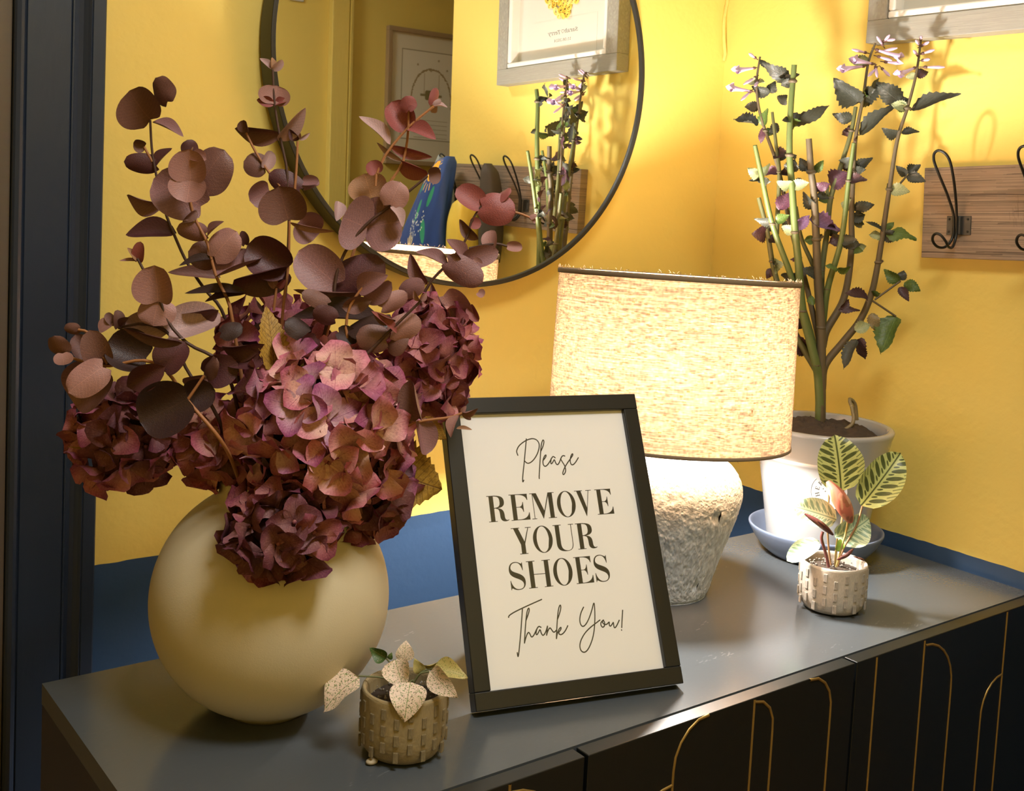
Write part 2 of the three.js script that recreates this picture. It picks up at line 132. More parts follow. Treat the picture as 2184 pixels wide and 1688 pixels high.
const LAV = [{"pts":[[-0.149,0.9996,0.3878],[-0.1521,1.0331,0.389],[-0.1586,1.0837,0.386],[-0.1653,1.0997,0.3862],[-0.1776,1.14,0.3797],[-0.1905,1.1836,0.3725],[-0.2002,1.2663,0.364],[-0.2078,1.3053,0.3612],[-0.2157,1.3764,0.3551],[-0.2226,1.4234,0.3521],[-0.2261,1.4761,0.3512],[-0.2266,1.5357,0.3518],[-0.2291,1.5601,0.3543]],"r":0.0075,"leaves":[[-0.2143,1.538,0.335,-0.251,1.5633,0.3077,0.0253,-43,0],[-0.2142,1.5433,0.3345,-0.2314,1.5347,0.3242,0.012,-37,0],[-0.2132,1.5447,0.3352,-0.1989,1.5498,0.3415,0.0118,-19,0],[-0.2104,1.4707,0.3444,-0.1526,1.5027,0.3702,0.0262,36,0],[-0.2115,1.4773,0.343,-0.2029,1.4912,0.3459,0.0166,-16,0],[-0.2152,1.3976,0.348,-0.2144,1.4168,0.3557,0.0246,-5,0],[-0.2111,1.374,0.3534,-0.1959,1.3895,0.3581,0.0201,22,2],[-0.2153,1.3764,0.35,-0.2265,1.3732,0.3454,0.0152,-25,4],[-0.2083,1.3106,0.3617,-0.1848,1.333,0.3691,0.0187,5,5]],"flowers":[],"twigs":[]},
 {"pts":[[-0.1478,0.9997,0.3887],[-0.1506,1.0329,0.3888],[-0.1532,1.099,0.3859],[-0.1565,1.1582,0.3832],[-0.1637,1.238,0.3755],[-0.1686,1.2957,0.3716],[-0.1752,1.3733,0.3646],[-0.1815,1.3999,0.3627],[-0.1877,1.4509,0.3586]],"r":0.0085,"leaves":[[-0.1771,1.4024,0.3537,-0.1871,1.421,0.3427,0.019,-29,0],[-0.1707,1.4001,0.3588,-0.1656,1.4187,0.3729,0.0155,13,1],[-0.1689,1.3413,0.3659,-0.1886,1.3676,0.3542,0.02,-48,0],[-0.1666,1.3629,0.3655,-0.1491,1.3612,0.3758,0.0191,-29,0],[-0.1765,1.3261,0.3616,-0.1291,1.3117,0.3878,0.0312,-30,5]],"flowers":[],"twigs":[]},
 {"pts":[[-0.1472,1.2002,0.3697],[-0.1536,1.2442,0.3626],[-0.1723,1.2969,0.3454],[-0.1798,1.3451,0.3371]],"r":0.0045,"leaves":[[-0.178,1.3452,0.336,-0.1846,1.3339,0.3287,0.0163,-3,1]],"flowers":[],"twigs":[]},
 {"pts":[[-0.1496,1.0895,0.3786],[-0.17,1.1563,0.3705],[-0.2006,1.2376,0.3532],[-0.2322,1.3164,0.3355],[-0.252,1.3798,0.3281],[-0.2699,1.4354,0.323]],"r":0.006,"leaves":[[-0.2456,1.385,0.3186,-0.265,1.4011,0.3088,0.0193,4,4],[-0.2445,1.3877,0.3192,-0.2303,1.4103,0.3209,0.0138,-36,4],[-0.2446,1.3824,0.3197,-0.2602,1.3819,0.3062,0.0081,31,0],[-0.23,1.3195,0.3368,-0.249,1.3218,0.3125,0.0165,-39,0],[-0.2279,1.3196,0.3384,-0.2149,1.3319,0.3536,0.0165,-14,1],[-0.2235,1.3385,0.3399,-0.2081,1.3665,0.345,0.0243,-15,2]],"flowers":[],"twigs":[]},
 {"pts":[[-0.1514,1.0894,0.3772],[-0.1793,1.1535,0.3461],[-0.1943,1.2186,0.3246],[-0.1994,1.2565,0.3133],[-0.2033,1.305,0.3018],[-0.2114,1.3563,0.287]],"r":0.006,"leaves":[[-0.2057,1.3021,0.3041,-0.2258,1.2969,0.2918,0.029,-23,3],[-0.2036,1.294,0.3065,-0.195,1.288,0.3172,0.027,-34,3],[-0.1951,1.2619,0.3161,-0.1999,1.2373,0.323,0.0198,-34,4],[-0.1995,1.2453,0.3143,-0.2055,1.2284,0.3096,0.0143,4,3],[-0.1575,1.1104,0.3593,-0.1844,1.1476,0.3514,0.0267,-2,3],[-0.1602,1.1545,0.353,-0.1686,1.1687,0.3391,0.0192,-28,3]],"flowers":[],"twigs":[]},
 {"pts":[[-0.1465,1.1266,0.3774],[-0.1631,1.2213,0.3548],[-0.1827,1.3159,0.3299],[-0.1953,1.3984,0.3116],[-0.2011,1.4246,0.3038],[-0.2116,1.4624,0.2914],[-0.2192,1.4996,0.2812],[-0.2208,1.5401,0.2752],[-0.2159,1.5789,0.2744]],"r":0.005,"leaves":[[-0.2202,1.4725,0.284,-0.2473,1.4791,0.2559,0.0298,46,0],[-0.2137,1.4675,0.2894,-0.2148,1.4417,0.2849,0.0136,33,2],[-0.2148,1.4688,0.2885,-0.2139,1.4976,0.2946,0.019,-42,1],[-0.2058,1.5209,0.2903,-0.2254,1.5308,0.2686,0.0209,-43,0],[-0.2058,1.5223,0.2901,-0.2029,1.5417,0.2954,0.0191,-31,0],[-0.1939,1.5067,0.3006,-0.19,1.5208,0.3099,0.022,-30,0],[-0.1941,1.4742,0.3036,-0.206,1.4539,0.2938,0.0171,-17,0]],"flowers":[[-0.2235,1.5606,0.2704,-0.2539,1.5543,0.2631],[-0.2226,1.5457,0.2726,-0.2454,1.5333,0.2716],[-0.2281,1.5237,0.2705,-0.2616,1.5258,0.26],[-0.2292,1.5222,0.2698,-0.249,1.5082,0.2713],[-0.2224,1.577,0.2697,-0.2386,1.5812,0.2721],[-0.2182,1.5406,0.2764,-0.232,1.5309,0.282]],"twigs":[]},
 {"pts":[[-0.1451,1.1561,0.3755],[-0.1446,1.2469,0.3681],[-0.1378,1.3123,0.3679],[-0.134,1.3619,0.367],[-0.1214,1.4135,0.3726],[-0.1088,1.4687,0.3778],[-0.1039,1.5065,0.3789]],"r":0.0055,"leaves":[[-0.1355,1.3804,0.3647,-0.1205,1.4037,0.3895,0.0379,-29,2],[-0.1356,1.3669,0.366,-0.1386,1.386,0.3577,0.0167,47,4],[-0.1056,1.485,0.3772,-0.1301,1.4922,0.3558,0.0211,-32,0]],"flowers":[],"twigs":[]},
 {"pts":[[-0.1441,1.1267,0.3792],[-0.1403,1.1499,0.3805],[-0.1179,1.203,0.3929],[-0.1078,1.284,0.3934],[-0.108,1.3304,0.3894],[-0.1057,1.4042,0.3847],[-0.1028,1.4581,0.3823],[-0.0928,1.5264,0.3839],[-0.0865,1.5804,0.3842],[-0.0785,1.6081,0.3882]],"r":0.0065,"leaves":[[-0.0967,1.5126,0.3812,-0.1446,1.5468,0.3635,0.0399,-40,0],[-0.0945,1.5128,0.3828,-0.0702,1.5309,0.391,0.0298,33,0],[-0.0924,1.5156,0.3842,-0.0741,1.5531,0.3972,0.0288,39,0],[-0.0992,1.4638,0.3841,-0.0714,1.515,0.4307,0.0289,-44,0],[-0.1028,1.4068,0.3869,-0.084,1.4296,0.4024,0.021,-37,0],[-0.1016,1.4204,0.3865,-0.0902,1.4124,0.3933,0.0096,-25,0],[-0.1086,1.3496,0.3881,-0.1219,1.3542,0.3781,0.0225,-7,4],[-0.1064,1.3471,0.39,-0.0856,1.3542,0.4149,0.0198,9,0],[-0.1154,1.3005,0.3877,-0.1433,1.2941,0.3792,0.0327,32,3]],"flowers":[[-0.0914,1.5925,0.38,-0.1171,1.5944,0.3754],[-0.0762,1.5975,0.391,-0.0583,1.5863,0.4208],[-0.0937,1.5708,0.3803,-0.1302,1.563,0.3685],[-0.0786,1.5704,0.3919,-0.0869,1.5542,0.4022],[-0.0655,1.5793,0.4009,-0.0583,1.5761,0.4217],[-0.0741,1.5869,0.3936,-0.0695,1.5808,0.4128],[-0.0786,1.5677,0.3921,-0.0976,1.5549,0.394],[-0.0699,1.5682,0.3986,-0.0718,1.5565,0.4134],[-0.0829,1.5755,0.3881,-0.1147,1.5779,0.3789],[-0.0719,1.5951,0.3945,-0.0629,1.6,0.4159],[-0.0697,1.6061,0.3951,-0.0865,1.6159,0.3965],[-0.0675,1.6116,0.3962,-0.0714,1.6196,0.4076],[-0.0653,1.6131,0.3977,-0.065,1.6133,0.4131]],"twigs":[]},
 {"pts":[[-0.1433,1.1636,0.3762],[-0.1505,1.219,0.3858],[-0.1466,1.2957,0.4017],[-0.1504,1.3885,0.4102],[-0.1575,1.446,0.4197]],"r":0.0055,"leaves":[[-0.1555,1.2531,0.4072,-0.1689,1.259,0.3921,0.0158,50,1],[-0.1566,1.2503,0.4067,-0.1379,1.2551,0.4185,0.0172,49,1],[-0.1557,1.191,0.4132,-0.1279,1.1919,0.4334,0.0136,-32,3],[-0.1528,1.1911,0.4153,-0.1398,1.2066,0.4199,0.0146,27,3],[-0.1844,1.2035,0.3902,-0.1947,1.2007,0.3826,0.0173,16,1]],"flowers":[],"twigs":[]},
 {"pts":[[-0.1451,1.0603,0.3849],[-0.1454,1.0973,0.3873],[-0.1258,1.1377,0.4045],[-0.1093,1.1724,0.4199],[-0.0992,1.2139,0.4298],[-0.0945,1.265,0.4347],[-0.0933,1.3069,0.4378],[-0.0885,1.3791,0.4407],[-0.0819,1.4589,0.4442],[-0.0745,1.5046,0.4517],[-0.0677,1.5571,0.458],[-0.0655,1.6119,0.4606]],"r":0.0065,"leaves":[[-0.0711,1.5129,0.4383,-0.0969,1.5442,0.407,0.0331,-25,0],[-0.0647,1.5054,0.4439,-0.0701,1.5249,0.4397,0.0187,0,0],[-0.0605,1.5056,0.4471,-0.0384,1.5299,0.5164,0.0273,-37,0],[-0.0735,1.4623,0.4414,-0.1055,1.4706,0.4313,0.0203,-43,0],[-0.0714,1.4677,0.4425,-0.0516,1.4716,0.4614,0.015,-31,0],[-0.0654,1.4017,0.4535,-0.0533,1.3943,0.4798,0.0192,2,0],[-0.0654,1.4017,0.4535,-0.0837,1.4157,0.4457,0.0145,-17,0],[-0.0633,1.4045,0.4548,-0.0503,1.4199,0.4666,0.0191,-30,0],[-0.0958,1.3067,0.4397,-0.1083,1.3096,0.4242,0.0187,28,4],[-0.0937,1.3148,0.4405,-0.1266,1.3286,0.4293,0.0112,40,0],[-0.0915,1.315,0.4421,-0.0696,1.3093,0.483,0.0305,-40,1],[-0.0915,1.3176,0.4419,-0.08,1.329,0.449,0.0112,-3,1],[-0.0753,1.2366,0.4621,-0.0903,1.2549,0.4427,0.02,-30,1],[-0.0739,1.2403,0.4628,-0.0659,1.2559,0.4631,0.0157,-15,0],[-0.0696,1.237,0.4664,-0.0597,1.2257,0.4894,0.0205,9,1],[-0.0754,1.2294,0.4627,-0.0705,1.2085,0.4785,0.0153,7,3],[-0.08,1.1841,0.4636,-0.1108,1.1261,0.4621,0.0417,47,1],[-0.113,1.2108,0.436,-0.1525,1.2178,0.4213,0.0247,40,3],[-0.1103,1.1858,0.4405,-0.1017,1.1566,0.4484,0.0193,13,6],[-0.1307,1.1593,0.4277,-0.1104,1.1694,0.4408,0.0209,-15,4],[-0.1293,1.145,0.4301,-0.1489,1.0984,0.4244,0.0238,50,0],[-0.1264,1.1452,0.4323,-0.113,1.1112,0.4345,0.0225,55,3]],"flowers":[[-0.0744,1.5656,0.4584,-0.1022,1.5533,0.4536],[-0.0607,1.5677,0.4686,-0.0497,1.5675,0.492],[-0.0678,1.6014,0.4599,-0.0827,1.6058,0.4633],[-0.0647,1.6003,0.4624,-0.0674,1.6042,0.475],[-0.07,1.5855,0.4598,-0.0855,1.59,0.4627],[-0.0637,1.5885,0.4643,-0.0612,1.5928,0.4808],[-0.0638,1.578,0.4652,-0.0668,1.5782,0.478],[-0.0663,1.6094,0.4603,-0.0764,1.6122,0.4674]],"twigs":[[-0.1058,1.2077,0.4418,-0.0739,1.2385,0.463],[-0.1087,1.2057,0.4398,-0.08,1.1834,0.4637],[-0.0815,1.3767,0.4437,-0.065,1.4017,0.4538],[-0.0605,1.503,0.4473,-0.0412,1.5201,0.4603]]},
 {"pts":[[-0.2009,1.3,0.3192],[-0.1981,1.3983,0.3139],[-0.2027,1.4356,0.3089],[-0.209,1.4918,0.3007]],"r":0.004,"leaves":[[-0.2221,1.575,0.2802,-0.202,1.5551,0.2893,0.0131,-34,0]],"flowers":[],"twigs":[]}];
const CAL = {"leaves":[[-0.3094,0.9562,0.5546,-0.3163,1.0334,0.5419,0.0648,0,0],[-0.2965,0.9409,0.5784,-0.2526,1.0161,0.6044,0.0535,-10,0],[-0.34,0.9264,0.5721,-0.3867,0.9415,0.5352,0.0385,15,1],[-0.3242,0.8942,0.562,-0.2866,0.9232,0.5877,0.0445,5,1],[-0.3599,0.8972,0.5598,-0.4026,0.871,0.5426,0.0277,37,1],[-0.3403,0.8836,0.576,-0.3359,0.9,0.5777,0.0121,10,2]],"rolls":[[-0.3339,0.9268,0.5892,-0.3585,0.9799,0.5654,0.0428,55,0],[-0.353,0.9084,0.5765,-0.3834,0.9347,0.551,0.0159,39,1],[-0.3403,0.8721,0.5771,-0.3231,0.888,0.5886,0.0103,-36,1],[-0.3232,0.8781,0.5895,-0.3107,0.8723,0.5995,0.0054,-38,1]],"stems":[[[-0.3304,0.8555,0.5611],[-0.3329,0.8786,0.5569],[-0.3341,0.9069,0.5533],[-0.3325,0.9536,0.55]],[[-0.3417,0.8622,0.577],[-0.3349,0.8922,0.5792],[-0.3295,0.9172,0.5809],[-0.3283,0.9435,0.5793]],[[-0.3279,0.8575,0.5691],[-0.3211,0.8828,0.5718],[-0.3062,0.917,0.5797],[-0.3001,0.9422,0.5819]],[[-0.3455,0.8601,0.5681],[-0.3487,0.878,0.5639],[-0.3532,0.8992,0.5584],[-0.3518,0.9075,0.5587]],[[-0.3181,0.8526,0.5581],[-0.3152,0.8846,0.5572],[-0.3096,0.9218,0.5578],[-0.308,0.9588,0.5554]],[[-0.3264,0.8557,0.5641],[-0.3249,0.8808,0.5628],[-0.3235,0.8951,0.5625]]]};
const HYP = {"leaves":[[-1.0741,0.875,0.5728,-1.1063,0.8445,0.564,0.0421,54,0],[-1.0374,0.8808,0.5661,-1.0508,0.8903,0.555,0.0142,0,1],[-1.0381,0.882,0.5717,-1.0358,0.8891,0.5727,0.0057,0,1],[-1.0265,0.8809,0.5806,-1.0218,0.8997,0.5761,0.0185,10,0],[-1.049,0.8955,0.5999,-1.0487,0.8727,0.6175,0.0276,0,0],[-1.0459,0.8832,0.6236,-1.06,0.8532,0.6384,0.035,0,0],[-1.0232,0.8862,0.6203,-1.018,0.8749,0.6606,0.0233,0,0],[-1.0148,0.8852,0.6142,-0.9937,0.882,0.6431,0.0209,-47,2],[-1.0174,0.8742,0.6007,-1.0238,0.8881,0.5946,0.0119,0,2],[-1.0137,0.8784,0.5969,-0.9966,0.8857,0.6091,0.0145,53,2]],"stems":[[[-1.032,0.8586,0.595],[-1.0459,0.8689,0.5835],[-1.0687,0.8705,0.566]],[[-1.0252,0.8528,0.5843],[-1.0311,0.8699,0.5782],[-1.0401,0.8832,0.5701]],[[-1.0268,0.8551,0.5892],[-1.0267,0.875,0.5873],[-1.0289,0.883,0.5849]],[[-1.0311,0.8596,0.5981],[-1.0349,0.8767,0.5935],[-1.041,0.8874,0.5879]],[[-1.0338,0.8628,0.6045],[-1.0308,0.8728,0.6059],[-1.0332,0.8714,0.6041]],[[-1.0301,0.8597,0.5988],[-1.0221,0.8762,0.6033],[-1.0151,0.8789,0.6083]],[[-1.0275,0.8574,0.5948],[-1.0184,0.8754,0.5999],[-1.0094,0.8803,0.6062]]]};
const HEADS = [[-1.0842,1.1036,0.5056,0.0877,0.084],[-1.1399,1.0219,0.5406,0.0491,0.0325],[-0.9466,1.1614,0.4784,0.0413,0.063],[-1.2274,1.0796,0.3617,0.0498,0.0436],[-1.0685,1.1653,0.3605,0.0615,0.0435],[-1.1632,1.0806,0.4229,0.0273,0.0376],[-1.0335,1.0336,0.5005,0.0421,0.0431]];
const GOLD = [[-1.1346,1.161,0.4996,-1.132,1.222,0.4704,0.0311,40,0],[-1.1183,1.1578,0.4745,-1.0919,1.1938,0.491,0.0283,10,0],[-1.0177,1.0554,0.4977,-0.9638,1.0345,0.5406,0.0772,0,0],[-0.9947,1.0506,0.503,-1.0103,0.9953,0.4966,0.0354,43,0],[-0.9912,1.1097,0.5377,-0.9711,1.0908,0.5548,0.0214,10,0],[-1.2463,1.0699,0.3861,-1.2856,1.0715,0.3562,0.006,-35,0]];
const SIGN = {"bl":[-0.9365,0.808,0.5821],"w":0.2476,"h":0.335,"tilt":0.465,"yaw":-0.2534};
const STROKES = [[[0.08609,0.26717],[0.0851,0.27035],[0.08547,0.27304],[0.08824,0.27743],[0.09258,0.28088],[0.09887,0.28427],[0.10443,0.28579],[0.10835,0.28596],[0.11204,0.28445],[0.11428,0.2814],[0.11472,0.27774],[0.11326,0.2728],[0.11053,0.26748],[0.10637,0.26224],[0.10197,0.25862],[0.09788,0.25701],[0.09537,0.25802],[0.09375,0.26011]],[[0.09933,0.28584],[0.09755,0.27842],[0.09444,0.26501],[0.09112,0.25174],[0.08828,0.24077],[0.08773,0.2355],[0.08943,0.23806]],[[0.11566,0.27088],[0.11783,0.27398],[0.12028,0.27889],[0.12131,0.2825],[0.12042,0.28414],[0.1188,0.28214],[0.11691,0.27765],[0.11484,0.26865],[0.11246,0.25747],[0.10904,0.24151],[0.10887,0.23907]],[[0.11697,0.25997],[0.11949,0.26212],[0.12166,0.26519],[0.1211,0.26635],[0.11885,0.26441],[0.11679,0.26043],[0.11609,0.2573],[0.11635,0.25414],[0.11829,0.25248],[0.12119,0.25392],[0.12526,0.25824],[0.12838,0.26263],[0.13033,0.26414],[0.1325,0.26223]],[[0.12751,0.26176],[0.12593,0.25776],[0.12621,0.25481],[0.12847,0.25674],[0.13132,0.26092],[0.13188,0.25659],[0.13384,0.25333],[0.1367,0.25592],[0.13943,0.26079],[0.14136,0.26366],[0.14348,0.26448],[0.14509,0.26373]],[[0.13919,0.2608],[0.14041,0.25756],[0.14314,0.2529],[0.14383,0.24789],[0.14278,0.24433],[0.13987,0.24154],[0.13897,0.24361],[0.14208,0.24933],[0.14701,0.25545],[0.15231,0.26067],[0.15594,0.26463],[0.15549,0.26648],[0.15307,0.26384],[0.15104,0.25891],[0.15105,0.25435],[0.15299,0.25245],[0.15681,0.25455],[0.1621,0.26093]],[[0.05093,0.09054],[0.05057,0.09173],[0.05616,0.09468],[0.06711,0.09833],[0.08086,0.10246],[0.09222,0.10568]],[[0.06808,0.09777],[0.06569,0.08636],[0.06159,0.06832],[0.05761,0.05277],[0.05608,0.04841],[0.0559,0.05341]],[[0.07084,0.08586],[0.07396,0.09115],[0.07624,0.09608],[0.07579,0.09846],[0.07358,0.09586],[0.07117,0.08816],[0.06851,0.07683],[0.06524,0.06108],[0.0662,0.06419],[0.06947,0.07074],[0.07192,0.07326],[0.07321,0.07129],[0.07443,0.06711],[0.07758,0.06901],[0.08162,0.07508],[0.08472,0.07825],[0.08711,0.07662]],[[0.0822,0.07548],[0.07998,0.07108],[0.08098,0.0689],[0.08348,0.07165],[0.08584,0.07513],[0.08646,0.07043],[0.08814,0.06758],[0.09081,0.06953],[0.09358,0.0739],[0.09528,0.07816],[0.09403,0.07339],[0.09222,0.06661],[0.09362,0.07064],[0.09759,0.07583],[0.09926,0.07287],[0.10139,0.06941],[0.10496,0.07184]],[[0.10839,0.08368],[0.1113,0.08858],[0.11402,0.09495],[0.11382,0.09852],[0.11125,0.0952],[0.10856,0.08649],[0.10605,0.07547],[0.10297,0.06066],[0.10518,0.0681],[0.10833,0.07291],[0.11102,0.07475],[0.11063,0.07222],[0.10664,0.06888],[0.10865,0.06635],[0.11228,0.06739],[0.11603,0.07075],[0.11914,0.07513]],[[0.14144,0.09291],[0.13736,0.08804],[0.13452,0.08072],[0.13449,0.07552],[0.13667,0.07224],[0.14042,0.07353],[0.14582,0.07964],[0.15126,0.08913],[0.15502,0.09766],[0.15508,0.09213],[0.15351,0.08033],[0.15083,0.06873],[0.1473,0.05919],[0.14208,0.05083],[0.13751,0.04619],[0.13358,0.0453],[0.13049,0.04785],[0.12999,0.05301],[0.13256,0.05881],[0.13858,0.0657],[0.14656,0.07104],[0.15375,0.0746],[0.15919,0.07741]],[[0.16354,0.07699],[0.16023,0.07541],[0.15912,0.07218],[0.16104,0.06891],[0.16412,0.07075],[0.16458,0.07499],[0.16269,0.07684],[0.16151,0.07481],[0.16378,0.07197],[0.16709,0.07189],[0.17067,0.07488],[0.16946,0.07118],[0.17077,0.06915],[0.17372,0.07172],[0.17551,0.07394],[0.17495,0.06922],[0.17592,0.06683],[0.17887,0.06931],[0.18295,0.0749]],[[0.18913,0.08514],[0.187,0.07715],[0.18468,0.06683]],[[0.18402,0.06442],[0.18407,0.06403]]];
const WORDS = [{"t":"REMOVE","x":0.04151,"y":0.193425,"w":0.15629,"h":0.02915,"s":[[0,0.155],[0.172,0.32],[0.335,0.53],[0.545,0.694],[0.696,0.834],[0.863,1]]},
 {"t":"YOUR","x":0.06609,"y":0.15596,"w":0.10349,"h":0.02921,"s":[[0,0.234],[0.244,0.475],[0.494,0.746],[0.766,1]]},
 {"t":"SHOES","x":0.05698,"y":0.11845,"w":0.12348,"h":0.02936,"s":[[0,0.158],[0.18,0.416],[0.434,0.624],[0.65,0.827],[0.842,1]]}];

// ------------------------------------------------------------------ the room
const DADO = 0.8226;
function paintedWall(name, len, y0, y1, place, label, cut = true) {      // a wall slab: navy below a hand-painted line, yellow above
  const g = new THREE.Group(); g.name = name; scene.add(g); tag(g, label, 'wall', null, 'structure');
  const edge = []; const n = Math.round(len / .012);
  for (let i = 0; i <= n; i++) edge.push([len * i / n, DADO + .0012 * (vnoise(i * .35, 3.3, 999) - .5) + .0012 * (hash(i, 7) - .5)]);
  const mk = (pts) => new THREE.ExtrudeGeometry(new THREE.Shape(pts.map(([a, b]) => new THREE.Vector2(a, b))), { depth: .1, bevelEnabled: false });
  if (cut) {
    part('painted_dado', mk([[0, y0], [len, y0], ...edge.slice().reverse()]), navyPaint, g);
    part('yellow_wall', mk([...edge, [len, y1], [0, y1]]), yellowPaint, g);
  } else part('yellow_wall', mk([[0, y0], [len, y0], [len, y1], [0, y1]]), yellowPaint, g);
  g.position.set(...place.pos); g.rotation.y = place.turn; return g;
}
const CEIL = 2.42;
paintedWall('wall_back', 2.85, 0, CEIL, { pos: [-1.25, 0, -.1], turn: 0 }, 'yellow wall with navy lower part behind the mirror');
paintedWall('wall_right', 1.0, 0, CEIL, { pos: [0, 0, 1.0], turn: Math.PI / 2 }, 'yellow wall with navy lower part carrying the hook rail');
struct('wall_hall', box(.1, CEIL, 2.3, 1.65, CEIL / 2, 1.0), yellowPaint, 'yellow wall at the far side of hall');
struct('wall_front', box(4.4, CEIL, .1, -.5, CEIL / 2, 2.05), yellowPaint, 'yellow wall opposite the mirror');
struct('wall_left', box(.1, CEIL, 2.3, -2.65, CEIL / 2, 1.0), yellowPaint, 'yellow wall beside the door');
struct('wall_over_door', box(1.5, .32, .1, -1.85, 2.26, -.05), yellowPaint, 'yellow wall over the door');
struct('ceiling', box(4.5, .1, 2.4, -.5, CEIL + .05, 1.0), std(L3(.75, .74, .7), .8), 'white ceiling');
const floorTex = canvasTex(512, 512, (c, w, h) => {
  for (let i = 0; i < 8; i++) {
    c.fillStyle = `hsl(28,${30 + 8 * hash(i, 1)}%,${30 + 8 * hash(i, 2)}%)`; c.fillRect(0, i * 64, w, 63);
    for (let k = 0; k < 40; k++) { c.strokeStyle = `rgba(60,38,20,${.1 + .2 * hash(k, i)})`; c.beginPath(); const y = i * 64 + 64 * hash(i, k + 9); c.moveTo(0, y); c.bezierCurveTo(w / 3, y + 6, w / 2, y - 6, w, y); c.stroke(); }
  }
});
floorTex.wrapS = floorTex.wrapT = THREE.RepeatWrapping; floorTex.repeat.set(3, 3);
struct('floor', box(4.5, .1, 2.4, -.5, -.05, 1.0), std(0xffffff, .5, { map: floorTex }), 'wooden hall floor');
{ // door casing on the back wall: moulded navy profile run vertically
  const prof = [[-1.155, 0], [-1.155, .02], [-1.157, .022], [-1.171, .022], [-1.172, .0205], [-1.1735, .0215], [-1.1765, .018], [-1.181, .0135], [-1.186, .0115], [-1.191, .0125], [-1.1925, .0165], [-1.1945, .0165], [-1.195, .0145], [-1.197, .0165], [-1.2475, .0165], [-1.249, .0145], [-1.2505, .0165], [-1.252, .0195], [-1.256, .0215], [-1.2605, .0195], [-1.2625, .0165], [-1.2625, 0]];
  const g = new THREE.ExtrudeGeometry(new THREE.Shape(prof.map(([x, z]) => new THREE.Vector2(x, z))), { depth: 2.1, bevelEnabled: false });
  g.rotateX(-Math.PI / 2); g.scale(1, 1, -1);                       // profile in x,z run up y
  g.scale(1, 1, 1);
  struct('trim_1', flip(g), navyGloss, 'dark navy moulded door casing');
  const wood = canvasTex(128, 1024, (c, w, h) => {
    c.fillStyle = '#6a5e54'; c.fillRect(0, 0, w, h);
    for (let k = 0; k < 300; k++) { c.strokeStyle = `rgba(${60 + 110 * hash(k, 3)},${52 + 96 * hash(k, 3)},${46 + 80 * hash(k, 3)},.22)`; c.lineWidth = .6 + 1.5 * hash(k, 5); const x = w * hash(k, 4); c.beginPath(); c.moveTo(x, 0); c.bezierCurveTo(x + 4, h / 3, x - 4, h / 2, x, h); c.stroke(); }
  });
  const d = new THREE.Group(); d.name = 'door_1'; scene.add(d); tag(d, 'grey-brown wooden door beside navy casing', 'door', null, 'structure');
  part('door_leaf', box(1.3, 2.1, .04, -1.9135, 1.05, -.012), std(0xffffff, .34, { map: wood }), d);
  part('jamb', box(.0125, 2.1, .1, -1.2563, 1.05, -.0505), navyGloss, d);
  struct('trim_2', box(1.4, .1, .024, -1.955, 2.15, .012, .003), navyGloss, 'dark navy head casing over the door');
}
function flip(g) { const q = plain(g), p = q.attributes.position; for (let i = 0; i < p.count; i += 3) for (const a of [q.attributes.position, q.attributes.normal, q.attributes.uv]) { const n = a.itemSize; for (let k = 0; k < n; k++) { const t = a.array[(i + 1) * n + k]; a.array[(i + 1) * n + k] = a.array[(i + 2) * n + k]; a.array[(i + 2) * n + k] = t; } } q.computeVertexNormals(); return q; }
struct('trim_3', merge([box(.065, 2.3, .03, .198, 1.15, 1.985, .004), box(.008, 2.3, .036, .237, 1.15, 1.982)]), yellowPaint, 'yellow painted casing strip on the opposite wall');
{ // ceiling lamp (out of the frame)
  const t = thing('ceiling_lamp', 'round white flush ceiling lamp above the hall', 'lamp', [CEILING.x, 2.37, CEILING.z]);
  part('ring', new THREE.TorusGeometry(.2, .014, 12, 48).rotateX(Math.PI / 2).translate(0, .03, 0), white, t);
  part('diffuser', new THREE.CylinderGeometry(.192, .192, .03, 48).translate(0, .033, 0), std(0xffffff, .5, { emissive: L3(1, .98, .95), emissiveIntensity: 4 }), t);
}
{ // light switch seen in the mirror
  const t = thing('light_switch', 'small white switch plate on the opposite wall', 'switch', [.045, 2.0, 2.0], Math.PI);
  part('plate', box(.052, .06, .008, 0, .022, .004, .003), white, t);
  part('rocker', box(.018, .032, .004, 0, .022, .010, .0015), white, t);
}
{ // cable painted over in the corner
  const g = tube([[-.004, 2.41, .006], [-.006, 2.0, .006], [-.010, 1.73, .007], [-.017, 1.69, .008], [-.014, 1.65, .008], [-.005, 1.622, .005], [-.003, 1.615, .001]], .0035, 60, 8);
  const o = part(numbered('wall_cable'), g, yellowPaint, scene);
  tag(o, 'loose cable painted yellow hanging in the wall corner', 'cable');
}

